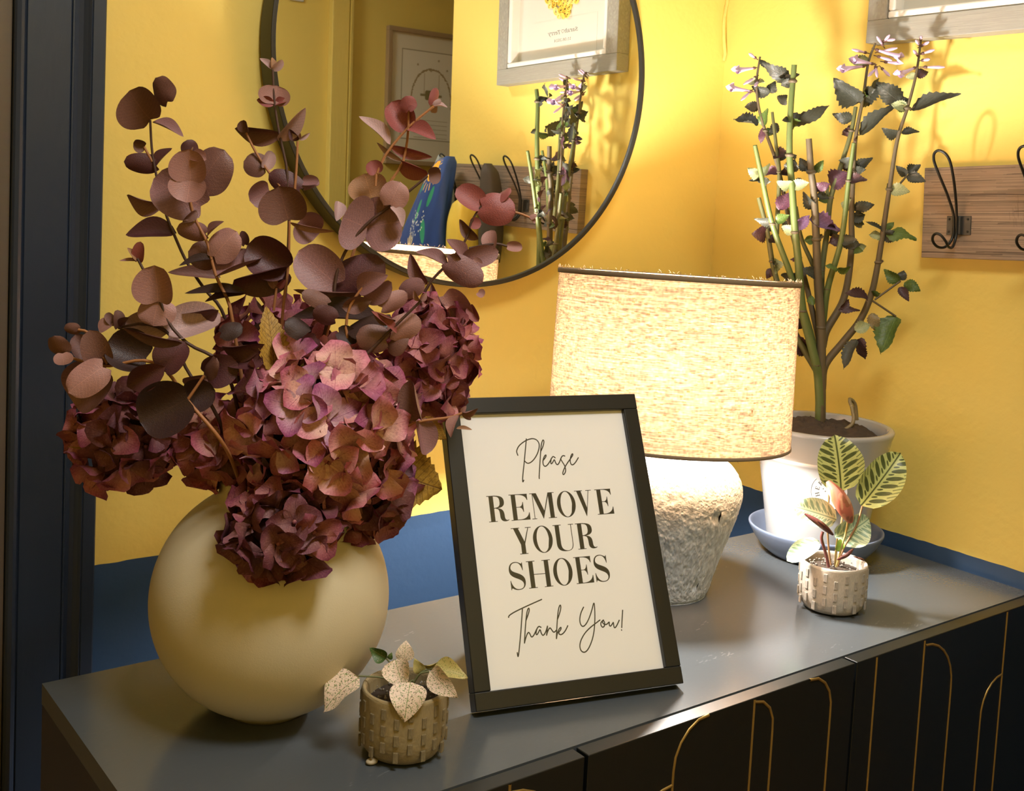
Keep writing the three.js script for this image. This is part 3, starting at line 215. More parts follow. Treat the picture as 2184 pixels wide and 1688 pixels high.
// ------------------------------------------------------------------ sideboard
const TOP = .8, ZB = .2774, ZF = .6774, ZD = .6994, XL = -1.285, XR = -.012;
{
  const t = thing('sideboard', 'long black sideboard with thin brass arch lines on its doors', 'sideboard', [(XL + XR) / 2, 0, (ZB + ZF) / 2]);
  const ox = -(XL + XR) / 2, oz = -(ZB + ZF) / 2;
  const topTex = canvasTex(1024, 512, (c, w, h) => {
    c.fillStyle = '#4f5458'; c.fillRect(0, 0, w, h);
    for (let k = 0; k < 5000; k++) { const v = 70 + 24 * hash(k, 1); c.fillStyle = `rgba(${v},${v + 2},${v + 2},.22)`; c.fillRect(w * hash(k, 2), h * hash(k, 3), 1 + 5 * hash(k, 4), 1 + hash(k, 5)); }
    const px = (x, z) => [w * (x - XL) / (XR - XL), h * (z - ZB) / (ZF - ZB)];
    for (const [x, z, n] of [[-.36, .37, 12], [-.6, .60, 26], [-.3, .66, 22], [-.33, .64, 12], [-.13, .5, 6], [-.93, .42, 10], [-.9, .36, 8], [-1.08, .62, 7], [-.45, .66, 12], [-.55, .52, 8], [-.98, .4, 8]]) {
      const [a, b] = px(x, z);
      for (let k = 0; k < n; k++) { c.strokeStyle = `rgba(190,190,185,${.06 + .26 * hash(k, n)})`; c.lineWidth = .5 + .8 * hash(k, 8); c.beginPath(); const X = a + 46 * (hash(k, 11 + n) - .5), Y = b + 22 * (hash(k, 12 + n) - .5), an = .5 + .8 * (hash(k, 13) - .5), l = 1.5 + 6 * hash(k, 14); c.moveTo(X, Y); c.lineTo(X + l * Math.cos(an), Y - l * Math.sin(an)); c.stroke(); }
    }
  });
  const topM = std(0xffffff, .2, { map: topTex, bumpMap: rep(fineNoise, 6, 2), bumpScale: .00004 });
  const sat = std(L3(.017, .0175, .017), .34);
  const topG = box(XR - XL, .022, ZF - ZB, ox + (XL + XR) / 2, TOP - .011, oz + (ZB + ZF) / 2);
  { const p = topG.attributes.position, u = topG.attributes.uv; for (let i = 0; i < p.count; i++) u.setXY(i, (p.getX(i) - ox - XL) / (XR - XL), 1 - (p.getZ(i) - oz - ZB) / (ZF - ZB)); }
  part('top_panel', topG, topM, t);
  part('carcass', merge([box(.02, .66, ZF - ZB - .004, ox + XL + .01, .448, oz + (ZB + ZF) / 2), box(.02, .66, ZF - ZB - .004, ox + XR - .01, .448, oz + (ZB + ZF) / 2), box(XR - XL - .04, .64, .01, ox + (XL + XR) / 2, .448, oz + ZB + .006), box(XR - XL - .04, .02, ZF - ZB - .01, ox + (XL + XR) / 2, .128, oz + (ZB + ZF) / 2), box(.018, .62, ZF - ZB - .05, ox - .8865, .45, oz + (ZB + ZF) / 2 - .01), box(.018, .62, ZF - ZB - .05, ox - .458, .45, oz + (ZB + ZF) / 2 - .01)]), sat, t);
  const doorM = std(L3(.0072, .009, .0098), .36), brass = std(L3(.42, .28, .09), .42, { metalness: .75 });
  const edges = [[XL + .002, -.8890], [-.8845, -.4605], [-.4560, XR - .002]];
  const line = [];
  const arch = (x, top, r, side) => {             // quarter arch that turns down into a straight line
    const pts = []; for (let k = 0; k <= 12; k++) { const a = k / 12 * Math.PI / 2; pts.push([x + side * r * Math.sin(a), top - r * (1 - Math.cos(a))]); }
    for (let k = 1; k <= 8; k++) pts.push([x + side * r, top - r - (top - r - .135) * k / 8]); return pts;
  };
  const inlay = [
    [[[-.9805, .8], [-.9805, .135]], arch(-.9805, .79, .06, 1), arch(-1.13, .8, .045, 1), [[-1.2, .8], [-1.2, .135]]],
    [[[-.6417, .8], [-.6417, .135]], arch(-.6417, .7955, .034, 1), arch(-.546, .8, .043, 1), arch(-.715, .80, .049, -1), arch(-.764, .735, .07, -1)],
    [[[-.4167, .8], [-.4167, .135]], [[-.3147, .8], [-.3147, .135]], arch(-.3125, .7915, .068, 1), arch(-.1156, .709, .048, -1), [[-.1156, .8], [-.1156, .135]]]];
  edges.forEach(([a, b], i) => {
    const d = part('door', box(b - a, .67, .019, ox + (a + b) / 2, TOP - .335, oz + ZD - .0095, .0012), doorM, t);
    for (const pts of inlay[i]) {
      const g = tube(pts.map(([x, y]) => V(ox + x, Math.min(y, .7985), oz + ZD - .0004)), .0019, pts.length < 3 ? 4 : 44, 6);
      part('brass_inlay', g, brass, d);
    }
  });
  for (const [x, z] of [[XL + .06, ZB + .05], [XR - .06, ZB + .05], [XL + .06, ZF - .05], [XR - .06, ZF - .05]]) part('leg', new THREE.CylinderGeometry(.016, .011, .12, 16).translate(ox + x, .06, oz + z), sat, t);
}

// ------------------------------------------------------------------ round mirror
{
  const R = .35, t = thing('round_mirror', 'round wall mirror in a thin black metal rim', 'mirror', [-.5915, 1.5425, .0065]);
  t.rotation.x = -.014;
  const rim = lathe([[R - .0035, .0], [R, .0], [R, .034], [R - .001, .035], [R - .0065, .035], [R - .0075, .034], [R - .0075, .03]], 160).rotateX(Math.PI / 2);
  part('rim', rim, std(L3(.028, .027, .022), .42, { metalness: .3 }), t);
  part('mirror_glass', new THREE.CylinderGeometry(R - .006, R - .006, .004, 160).rotateX(Math.PI / 2).translate(0, 0, .0285), std(L3(.93, .95, .93), .015, { metalness: 1 }), t);
  part('back_board', new THREE.CylinderGeometry(R - .0075, R - .0075, .02, 96).rotateX(Math.PI / 2).translate(0, 0, .014), blackWood, t);
}

// ------------------------------------------------------------------ table lamp
{
  const LX = -.4905, LZ = .3931;
  const t = thing('table_lamp', 'lit table lamp with rough stone base and linen drum shade', 'lamp', [LX, TOP, LZ]);
  const prof = [[0, 0], [.06, 0], [.065, .002], [.069, .008], [.075, .03], [.084, .06], [.094, .09], [.102, .115], [.1065, .135], [.107, .15], [.103, .165], [.092, .181], [.078, .191], [.066, .196], [.058, .2], [.0545, .206], [.0535, .213], [.05, .216], [.02, .217], [0, .217]];
  const g = new THREE.LatheGeometry(new THREE.SplineCurve(prof.map(([x, y]) => new THREE.Vector2(x, y))).getPoints(200), 300);
  const P = g.attributes.position, N = g.attributes.normal, U = g.attributes.uv;
  for (let i = 0; i < P.count; i++) {
    const u = U.getX(i) * 160, v = P.getY(i) * 240, e = Math.min(1, Math.max(0, P.getY(i) / .01)) * Math.min(1, Math.max(0, (.215 - P.getY(i)) / .01));
    let d = .0024 * (fbm(u, v, 160, 2) - .45) * e + .0012 * (fbm(u * .25, v * .25, 40, 2) - .45) * e;
    d -= .004 * Math.max(0, vnoise(u * .12, v * .16 + 3, 20) - .86) / .14 * e;
    P.setXYZ(i, P.getX(i) + N.getX(i) * d, P.getY(i) + N.getY(i) * d, P.getZ(i) + N.getZ(i) * d);
  }
  g.computeVertexNormals();
  const stone = dataTex(1024, 512, (u, v) => { const a = fbm(u * 128, v * 64, 128, 3), b = fbm(u * 8 + 2, v * 6, 8, 3), k = .76 + .42 * (a - .1) + .12 * (b - .5); return [.83 * k, .865 * k, .91 * k]; }, true);
  part('lamp_base', g, std(0xffffff, .9, { map: stone, bumpMap: rep(fineNoise, 4, 2), bumpScale: .002 }), t);
  part('socket', merge([new THREE.CylinderGeometry(.012, .016, .034, 20).translate(0, .2335, 0), new THREE.CylinderGeometry(.0165, .0165, .032, 20).translate(0, .266, 0)]), std(L3(.5, .38, .2), .35, { metalness: .8 }), t);
  const bulbM = std(0xffffff, .4, { emissive: BULB.color, emissiveIntensity: 30 });
  part('bulb', merge([new THREE.SphereGeometry(.028, 24, 16).translate(0, .318, 0), new THREE.CylinderGeometry(.018, .0125, .022, 20).translate(0, .289, 0)]), bulbM, t);
  const bl = new THREE.PointLight(BULB.color, BULB.power, 0, 2); bl.name = 'bulb_light'; bl.position.set(0, .318, 0); bl.castShadow = true; bl.shadow.radius = 1.4; t.add(bl);
  // shade: tilted slightly, as it sits askew on its carrier
  const s = new THREE.Group(); s.name = 'lamp_shade'; t.add(s);
  s.position.set(0, .329, 0);
  s.quaternion.setFromAxisAngle(V(-.797, 0, -.604).normalize(), .055).multiply(new THREE.Quaternion().setFromAxisAngle(V(.604, 0, -.797).normalize(), .014));
  const weave = dataTex(1024, 512, (u, v) => {
    const a = vnoise(u * 90 + 60 * fbm(u * 4, v * 4, 4, 2), v * 200, 9999), b = vnoise(u * 500, v * 60, 500), c = fbm(u * 200, v * 120, 200, 2), k = .56 + .36 * a + .18 * b + .46 * (c - .375);
    const w = (hash(Math.floor(u * 260), Math.floor(v * 220)) > .965 ? .8 : 1); return [.95 * k * w, .78 * k * w, .60 * k * w * w];
  }, true);
  const linen = new THREE.MeshPhysicalMaterial({ map: weave, roughness: .95, transmission: .09, thickness: 0, side: THREE.DoubleSide, bumpMap: rep(weave, 1, 1), bumpScale: .0006 });
  const R = .1655, Hh = .113;
  part('linen_drum', new THREE.CylinderGeometry(R - .001, R + .001, Hh * 2, 128, 1, true), linen, s);
  const trim = std(L3(.22, .16, .10), .85);
  part('top_trim', lathe([[R - .002, Hh - .0055], [R + .0006, Hh - .006], [R + .001, Hh - .0005], [R - .001, Hh + .0008], [R - .0028, Hh - .0005]], 128), trim, s);
  part('bottom_trim', lathe([[R - .002, -Hh + .004], [R + .0016, -Hh + .004], [R + .002, -Hh + .0005], [R, -Hh - .0008], [R - .0022, -Hh + .0005]], 128), trim, s);
  const spokes = [0, 1, 2].map((k) => new THREE.CylinderGeometry(.0016, .0016, R - .015, 6).rotateZ(Math.PI / 2).translate((R - .015) / 2 + .015, -.05, 0).rotateY(k * 2.094 + .4));
  part('shade_carrier', merge([...spokes, new THREE.TorusGeometry(.017, .0022, 8, 24).rotateX(Math.PI / 2).translate(0, -.05, 0)]), white, s);
  // frayed threads along the hems
  const fray = []; seed = 99;
  for (let k = 0; k < 170; k++) {
    const top = k < 125, a = rr(0, 6.283), l = rr(.002, top ? .006 : .004) * (rnd() < .1 ? 1.7 : 1), y = top ? Hh : -Hh, sgn = top ? 1 : -1, b = a + rr(-.03, .03);
    fray.push(tube([[R * Math.cos(a), y, R * Math.sin(a)], [R * Math.cos((a + b) / 2), y + sgn * l * .6, R * Math.sin((a + b) / 2)], [(R + rr(-.002, .002)) * Math.cos(b), y + sgn * l, (R + rr(-.002, .002)) * Math.sin(b)]], .00022, 3, 3));
  }
  tag(part('frayed_threads', merge(fray), linen, s), null, null, null, 'stuff');
}

// ------------------------------------------------------------------ sign
{
  const t = thing('framed_sign', 'black framed shoe notice leaning back on the sideboard', 'sign', SIGN.bl, 0);
  t.rotation.set(-SIGN.tilt, SIGN.yaw, 0, 'YXZ');
  const W = SIGN.w, Hs = SIGN.h, b = .0188, D = .0175;
  const bm = std(L3(.0125, .0125, .012), .34);
  const rail = (w, h, x, y) => box(w, h, D, x, y, -D / 2, .0012);
  part('frame_rail', rail(W, b, W / 2, b / 2), bm, t); part('frame_rail', rail(W, b, W / 2, Hs - b / 2), bm, t);
  part('frame_rail', rail(b, Hs - 2 * b, b / 2, Hs / 2), bm, t); part('frame_rail', rail(b, Hs - 2 * b, W - b / 2, Hs / 2), bm, t);
  const pw = W - 2 * b + .006, ph = Hs - 2 * b + .006, ox = b - .003, oy = b - .003;
  const tex = canvasTex(1448, 2048, (c, w, h) => {
    c.fillStyle = '#f2f1ef'; c.fillRect(0, 0, w, h);
    for (let k = 0; k < 9000; k++) { const v = 232 + 20 * hash(k, 1); c.fillStyle = `rgba(${v},${v - 2},${v - 5},.25)`; c.fillRect(w * hash(k, 2), h * hash(k, 3), 2 + 6 * hash(k, 4), 2); }
    const X = (x) => (x - ox) / pw * w, Y = (y) => h - (y - oy) / ph * h;
    c.strokeStyle = c.fillStyle = '#0d0b09'; c.lineCap = c.lineJoin = 'round'; c.lineWidth = .00125 / pw * w;
    for (const s of STROKES) {
      c.beginPath(); c.moveTo(X(s[0][0]), Y(s[0][1]));
      for (let i = 1; i < s.length - 1; i++) { const q = s[i], n = s[i + 1]; c.quadraticCurveTo(X(q[0]), Y(q[1]), X((q[0] + n[0]) / 2), Y((q[1] + n[1]) / 2)); }
      const e = s[s.length - 1]; c.lineTo(X(e[0]), Y(e[1])); c.stroke();
    }
    for (const wd of WORDS) [...wd.t].forEach((ch, i) => {
      const [a, b2] = wd.s[i], x0 = X(wd.x + a * wd.w), x1 = X(wd.x + b2 * wd.w), y0 = Y(wd.y), hh = Y(wd.y) - Y(wd.y + wd.h);
      didone(c, ch, x0, y0, x1 - x0, hh);
    });
  });
  part('print', box(pw, ph, .001, ox + pw / 2, oy + ph / 2, -.0075), std(0xffffff, .75, { map: tex }), t);
  part('glazing', box(pw - .001, ph - .001, .0012, ox + pw / 2, oy + ph / 2, -.005), new THREE.MeshPhysicalMaterial({ color: 0xffffff, transmission: 1, thickness: 0, roughness: .02, ior: 1.45 }), t);
  part('back_board', box(W - .01, Hs - .01, .003, W / 2, Hs / 2, -.0165), std(L3(.05, .045, .04), .8), t);
  const leg = box(.055, .2, .003); leg.translate(0, -.1, 0); leg.rotateX(.93); leg.translate(W / 2, .208, -.018);
  part('easel_leg', leg, std(L3(.04, .036, .03), .8), t);
}
function didone(c, ch, x, y, w, h) {                 // high-contrast capitals: thick stems, hairlines, flat serifs; y = baseline
  const T = h * .178, hl = h * .02, P = (a, b) => [x + a * w, y - b * h];
  const poly = (pts) => { c.beginPath(); pts.forEach((q, i) => i ? c.lineTo(...q) : c.moveTo(...q)); c.closePath(); c.fill(); };
  const rect = (px, py, pw, ph) => c.fillRect(px, py, pw, ph);
  const stem = (cx, serif = .085, t = T) => { rect(cx - t / 2, y - h, t, h); rect(cx - t / 2 - serif * h, y - h, t + 2 * serif * h, hl * 1.2); rect(cx - t / 2 - serif * h, y - hl * 1.2, t + 2 * serif * h, hl * 1.2); };
  const X = (a) => x + a * w, Yy = (b) => y - b * h;
  if (ch === 'O') {
    c.beginPath(); c.ellipse(X(.5), Yy(.5), w / 2, h * .515, 0, 0, 7); c.closePath(); c.moveTo(X(.5) + w / 2 - T * .86, Yy(.5)); c.ellipse(X(.5), Yy(.5), w / 2 - T * .86, h * .49, 0, 0, 7, true); c.fill('evenodd');
  } else if (ch === 'E') {
    const s = x + .085 * h + T / 2; stem(s);
    rect(s, y - h, X(.97) - s, hl * 1.2); rect(s, y - hl * 1.2, X(1) - s, hl * 1.2);
    c.beginPath(); c.moveTo(X(.5), Yy(1)); c.lineTo(X(.96), Yy(1)); c.lineTo(X(.96), Yy(.76)); c.lineTo(X(.93), Yy(.76)); c.quadraticCurveTo(X(.87), Yy(.955), X(.5), Yy(.975)); c.fill();
    c.beginPath(); c.moveTo(X(.5), Yy(0)); c.lineTo(X(1), Yy(0)); c.lineTo(X(1), Yy(.28)); c.lineTo(X(.97), Yy(.28)); c.quadraticCurveTo(X(.9), Yy(.05), X(.5), Yy(.025)); c.fill();
    rect(s, Yy(.51), X(.7) - s, hl);
    c.beginPath(); c.moveTo(X(.5), Yy(.51)); c.quadraticCurveTo(X(.65), Yy(.53), X(.68), Yy(.69)); c.lineTo(X(.71), Yy(.69)); c.lineTo(X(.71), Yy(.31)); c.lineTo(X(.68), Yy(.31)); c.quadraticCurveTo(X(.65), Yy(.47), X(.5), Yy(.49)); c.fill();
  } else if (ch === 'H') {
    const a = x + .085 * h + T / 2, b = x + w - .085 * h - T / 2; stem(a); stem(b); rect(a, Yy(.51), b - a, hl * 1.2);
  } else if (ch === 'R') {
    const s = x + .085 * h + T / 2; stem(s);
    c.beginPath(); c.moveTo(s, Yy(1)); c.bezierCurveTo(X(.62), Yy(1.0), X(.84), Yy(.97), X(.84), Yy(.75)); c.bezierCurveTo(X(.84), Yy(.56), X(.68), Yy(.5), s, Yy(.5)); c.lineTo(s, Yy(.525)); c.bezierCurveTo(X(.55), Yy(.53), X(.62), Yy(.58), X(.62), Yy(.75)); c.bezierCurveTo(X(.62), Yy(.94), X(.55), Yy(.975), s, Yy(.975)); c.fill();
    c.beginPath(); c.moveTo(X(.42), Yy(.515)); c.bezierCurveTo(X(.72), Yy(.5), X(.8), Yy(.42), X(.8), Yy(.2)); c.bezierCurveTo(X(.8), Yy(.06), X(.88), Yy(.02), X(1), Yy(.06)); c.lineTo(X(1), Yy(.035)); c.bezierCurveTo(X(.85), Yy(-.03), X(.58), Yy(-.03), X(.58), Yy(.2)); c.bezierCurveTo(X(.58), Yy(.42), X(.54), Yy(.49), X(.42), Yy(.49)); c.fill();
  } else if (ch === 'M') {
    const a = x + .1 * h, b = x + w - .085 * h - T / 2, m = x + w * .46;
    rect(a, y - h, hl * 1.3, h); rect(a - .1 * h, y - hl * 1.2, .2 * h, hl * 1.2); rect(a - .1 * h, y - h, .1 * h + T * .8, hl * 1.2);
    rect(b - T / 2, y - h, T, h); rect(b - T / 2 - .085 * h, y - hl * 1.2, T + .17 * h, hl * 1.2); rect(b - T / 2, y - h, T + .085 * h, hl * 1.2);
    poly([[a, y - h], [a + T, y - h], [m + T * .5, y - h * .25], [m, y]]);
    poly([[b - T / 2, y - h], [b - T / 2 + hl, y - h * .93], [m + hl * .4, y], [m - hl, y - h * .03]]);
  } else if (ch === 'V') {
    const m = X(.55);
    rect(x, y - h, T + .17 * h, hl * 1.2); rect(X(1) - .24 * h, y - h, .24 * h, hl * 1.2);
    poly([[x + .085 * h, y - h], [x + .085 * h + T * 1.05, y - h], [m + T * .42, y - h * .25], [m, y + h * .03]]);
    poly([[X(1) - .13 * h, y - h], [X(1) - .13 * h + hl * 1.4, y - h], [m + hl * .6, y + h * .02], [m, y - h * .02]]);
  } else if (ch === 'Y') {
    const m = X(.52);
    rect(x, y - h, T + .17 * h, hl * 1.2); rect(X(1) - .24 * h, y - h, .24 * h, hl * 1.2);
    rect(m - T / 2, y - h * .42, T, h * .42); rect(m - T / 2 - .08 * h, y - hl * 1.2, T + .16 * h, hl * 1.2);
    poly([[x + .085 * h, y - h], [x + .085 * h + T * 1.1, y - h], [m + T * .5, y - h * .42], [m - T * .5, y - h * .36]]);
    poly([[X(1) - .13 * h, y - h], [X(1) - .13 * h + hl * 1.5, y - h], [m + T * .5, y - h * .38], [m + T * .3, y - h * .42]]);
  } else if (ch === 'U') {
    const a = x + .085 * h + T / 2, b = X(1) - .12 * h;
    rect(a - T / 2 - .085 * h, y - h, T + .17 * h, hl * 1.2); rect(b - .11 * h, y - h, .22 * h, hl * 1.2);
    c.beginPath(); c.moveTo(a - T / 2, y - h); c.lineTo(a + T / 2, y - h); c.lineTo(a + T / 2, y - h * .3); c.bezierCurveTo(a + T / 2, y - h * .05, X(.45), y - h * .0 - hl, X(.58), y - hl * .2); c.bezierCurveTo(X(.74), y - hl * .2, b - hl, y - h * .06, b - hl * .7, y - h * .3); c.lineTo(b - hl * .7, y - h); c.lineTo(b + hl * .7, y - h); c.lineTo(b + hl * .7, y - h * .3); c.bezierCurveTo(b + hl, y - h * .03, X(.74), y + h * .02, X(.52), y + h * .02); c.bezierCurveTo(X(.25), y + h * .02, a - T / 2, y - h * .05, a - T / 2, y - h * .3); c.fill();
  } else if (ch === 'S') {
    c.beginPath(); c.moveTo(X(.86), Yy(.98)); c.lineTo(X(.89), Yy(.98)); c.lineTo(X(.89), Yy(.69)); c.lineTo(X(.86), Yy(.69)); c.bezierCurveTo(X(.8), Yy(.9), X(.66), Yy(.99), X(.46), Yy(.985)); c.bezierCurveTo(X(.22), Yy(.98), X(.12), Yy(.86), X(.16), Yy(.76)); c.bezierCurveTo(X(.25), Yy(.58), X(.98), Yy(.62), X(.98), Yy(.28)); c.bezierCurveTo(X(.98), Yy(.08), X(.8), Yy(-.015), X(.52), Yy(-.015)); c.bezierCurveTo(X(.36), Yy(-.015), X(.22), Yy(.03), X(.16), Yy(.06)); c.quadraticCurveTo(X(.1), Yy(.07), X(.09), Yy(.0)); c.lineTo(X(.06), Yy(.0)); c.lineTo(X(.06), Yy(.34)); c.lineTo(X(.09), Yy(.34)); c.bezierCurveTo(X(.15), Yy(.14), X(.32), Yy(.02), X(.52), Yy(.015)); c.bezierCurveTo(X(.78), Yy(.01), X(.88), Yy(.1), X(.86), Yy(.2)); c.bezierCurveTo(X(.8), Yy(.44), X(.04), Yy(.38), X(.04), Yy(.72)); c.bezierCurveTo(X(.04), Yy(.9), X(.2), Yy(1.015), X(.46), Yy(1.015)); c.bezierCurveTo(X(.6), Yy(1.015), X(.74), Yy(.96), X(.8), Yy(.94)); c.quadraticCurveTo(X(.85), Yy(.93), X(.86), Yy(.98)); c.fill();
  }
}

// ------------------------------------------------------------------ vase
const VASE = [-1.1045, TOP, .4438];
{
  const R = .1208, cy = .1165, pts = [[0, .002], [.035, .001], [.043, .0]];
  for (let a = -Math.acos(.043 / R); a <= Math.acos(.058 / R) + .001; a += .04) pts.push([R * Math.cos(a), cy + R * Math.sin(a)]);
  const yn = cy + Math.sqrt(R * R - .057 * .057);
  pts.push([.0565, yn + .001], [.0555, yn + .006], [.0555, yn + .016], [.0545, yn + .018], [.052, yn + .018], [.051, yn + .016], [.051, yn]);
  for (let a = Math.acos(.055 / (R - .005)); a > -1.2; a -= .08) pts.push([(R - .005) * Math.cos(a), cy + (R - .005) * Math.sin(a)]);
  pts.push([0, .012]);
  const t = thing('vase', 'round cream vase with a short neck holding the bouquet', 'vase', VASE);
  part('vase_body', lathe(pts, 128), std(L3(.64, .56, .38), .62, { bumpMap: rep(fineNoise, 14, 9), bumpScale: .00008 }), t);
}

// ------------------------------------------------------------------ leaves shared by plants
function leafGeo({ n = 6, m = 12, width = (v) => Math.sin(Math.PI * v), cup = .1, arch = .1, notch = 0, serr = 0, teeth = 0, wave = 0, fold = 0 }) {
  // length 1 along y, width 1 along x, normal z
  const pos = [], uv = [], idx = [];
  for (let j = 0; j <= m; j++) for (let i = 0; i <= n; i++) {
    const v = j / m, s = i / n * 2 - 1;
    let w = .5 * width(v); if (teeth) w *= 1 + serr * ((j % 2) ? 1 : -1) * (j > 0 && j < m ? 1 : 0);
    const x = s * w, y = v - notch * (1 - v) * (1 - v) * Math.pow(Math.abs(s), 1.2) + notch * .8 * Math.pow(1 - v, 4) * Math.pow(s, 4);
    const z = cup * (s * s) * 4 * w * w + arch * (-(v - .5) * (v - .5)) + wave * Math.sin(v * 9 + s * 2) * Math.abs(s) + fold * Math.abs(s) * w;
    pos.push(x, y, z); uv.push((s * w) + .5, v);
  }
  for (let j = 0; j < m; j++) for (let i = 0; i < n; i++) { const a = j * (n + 1) + i, b = a + 1, c = a + n + 1, d = c + 1; idx.push(a, b, d, a, d, c); }
  const g = new THREE.BufferGeometry(); g.setAttribute('position', new THREE.Float32BufferAttribute(pos, 3)); g.setAttribute('uv', new THREE.Float32BufferAttribute(uv, 2)); g.setIndex(idx); g.computeVertexNormals(); return g;
}
const CAMDIR = (p) => V(camera.position.x - p.x, camera.position.y - p.y, camera.position.z - p.z).normalize();
const FACE = V(-.62, .12, .775);              // the way most leaves in these arrangements face: out into the hall
function placeLeaf(name, geo, mat, parent, l, off, zs = 1) {       // l: base xyz, tip xyz, width, roll
  const B = V(l[0], l[1], l[2]), T = V(l[3], l[4], l[5]), ay = T.clone().sub(B), len = ay.length(); ay.normalize();
  let az = FACE.clone().addScaledVector(ay, -FACE.dot(ay)).normalize(); az.applyAxisAngle(ay, l[7] * Math.PI / 180);
  const ax = V().crossVectors(ay, az);
  const m = part(name, geo, mat, parent);
  m.quaternion.setFromRotationMatrix(new THREE.Matrix4().makeBasis(ax, ay, az));
  m.position.set(B.x - off[0], B.y - off[1], B.z - off[2]); m.scale.set(l[6], len, zs * Math.min(len, l[6]));
  return m;
}
const shift = (pts, off) => pts.map((p) => V(p[0] - off[0], p[1] - off[1], p[2] - off[2]));

// ------------------------------------------------------------------ eucalyptus sprigs
const veinTex = canvasTex(256, 256, (c, w, h) => {
  c.fillStyle = '#cfcfcf'; c.fillRect(0, 0, w, h);
  for (let k = 0; k < 1600; k++) { const v = 190 + 60 * hash(k, 1); c.fillStyle = `rgba(${v},${v},${v},.3)`; const s = 1 + 5 * hash(k, 4); c.fillRect(w * hash(k, 2), h * hash(k, 3), s, s); }
  c.strokeStyle = 'rgba(255,250,240,.9)'; c.lineWidth = 2.4; c.beginPath(); c.moveTo(w / 2, h); c.lineTo(w / 2, h * .06); c.stroke();
  for (let k = 0; k < 9; k++) for (const s of [-1, 1]) { c.lineWidth = 1.5; c.strokeStyle = 'rgba(255,248,240,.7)'; const y = h * (.94 - k * .09); c.beginPath(); c.moveTo(w / 2, y); c.quadraticCurveTo(w / 2 + s * 60, y - 26, w / 2 + s * 115, y - 70); c.stroke(); }
});
const eucCol = [L3(.135, .04, .044), L3(.26, .115, .092), L3(.38, .18, .18), L3(.56, .28, .245), L3(.66, .42, .4), L3(.42, .108, .098), L3(.062, .027, .024), L3(.58, .30, .15)];
const eucMat = eucCol.map((c) => std(c, .5, { map: veinTex, bumpMap: fineNoise, bumpScale: .0003 }));
const twigMat = std(L3(.36, .15, .055), .55), darkTwig = std(L3(.07, .03, .018), .6);
const round = (p) => (v) => Math.pow(Math.max(0, 1 - Math.pow(Math.abs((.09 + .91 * v) * 2 - 1 + (p || 0) * (1 - v) * .2), 2.1)), .5);
const eucGeo = [
  leafGeo({ n: 8, m: 14, width: round(0), cup: .22, arch: .25, notch: .2 }),
  leafGeo({ n: 8, m: 14, width: round(0), cup: -.18, arch: .35, notch: .24, wave: .03 }),
  leafGeo({ n: 8, m: 14, width: round(.2), cup: .4, arch: -.2, notch: .14 }),
  leafGeo({ n: 6, m: 14, width: (v) => Math.pow(Math.sin(Math.PI * Math.pow(v, .8)), .75), cup: .3, arch: .3, fold: .25 })];
seed = 4242;
for (const s of EUC) {
  const t = thing('eucalyptus_sprig', s.label, 'foliage', [VASE[0], VASE[1] + .03, VASE[2]], 0, 'eucalyptus sprigs in the vase');
  const off = [VASE[0], VASE[1] + .03, VASE[2]];
  s.stems.forEach((st, i) => part('stem', taperTube(shift(st, off), i ? .0015 : .0024, .0013, st.length * 5, 7), i % 2 || rnd() < .55 ? twigMat : darkTwig, t));
  for (const l of s.leaves) {
    const len = Math.hypot(l[3] - l[0], l[4] - l[1], l[5] - l[2]), slim = l[6] < len * .62;
    placeLeaf('leaf', eucGeo[slim ? 3 : Math.floor(rnd() * 3)], eucMat[l[8]], t, l, off);
  }
}

// ------------------------------------------------------------------ hydrangeas
function petalTex(inner, outer, vein) {
  return canvasTex(128, 128, (c, w, h) => {
    const g = c.createRadialGradient(w / 2, h, 4, w / 2, h, h * 1.05); g.addColorStop(0, inner); g.addColorStop(.45, inner); g.addColorStop(.95, outer); c.fillStyle = g; c.fillRect(0, 0, w, h);
    for (let k = 0; k < 500; k++) { c.fillStyle = hash(k, 1) > .5 ? 'rgba(255,225,205,.07)' : 'rgba(70,15,30,.08)'; const s = 1 + 7 * hash(k, 4); c.fillRect(w * hash(k, 2), h * hash(k, 3), s, s); }
    c.strokeStyle = vein; for (let k = -6; k <= 6; k++) { c.lineWidth = k ? .8 : 1.6; c.beginPath(); c.moveTo(w / 2, h); c.quadraticCurveTo(w / 2 + k * 4, h * .6, w / 2 + k * 13, h * .02); c.stroke(); }
  });
}
const petalMat = [['#d0998a', '#ad506a', 'rgba(120,40,60,.5)'], ['#b9787a', '#8f3c62', 'rgba(100,20,60,.55)'], ['#dcae9e', '#c46c84', 'rgba(150,55,85,.45)'], ['#7c4c4a', '#61283c', 'rgba(50,14,26,.55)'], ['#a2625c', '#7c344a', 'rgba(75,18,38,.55)'], ['#c096a0', '#913f70', 'rgba(105,20,85,.55)']].map((a) => std(0xffffff, .62, { map: petalTex(...a), bumpMap: veinTex, bumpScale: .0006 }));
const petalGeo = [[.2, .25, .05], [-.12, .3, .07], [.3, -.1, .06], [.1, .5, .09]].map(([cup, arch, wave]) => leafGeo({ n: 5, m: 6, width: (v) => 1.02 * Math.pow(Math.sin(Math.PI * Math.min(1, .06 + .9 * Math.pow(v, .85))), .62) * (v < .02 ? .45 : 1), cup, arch, wave }));
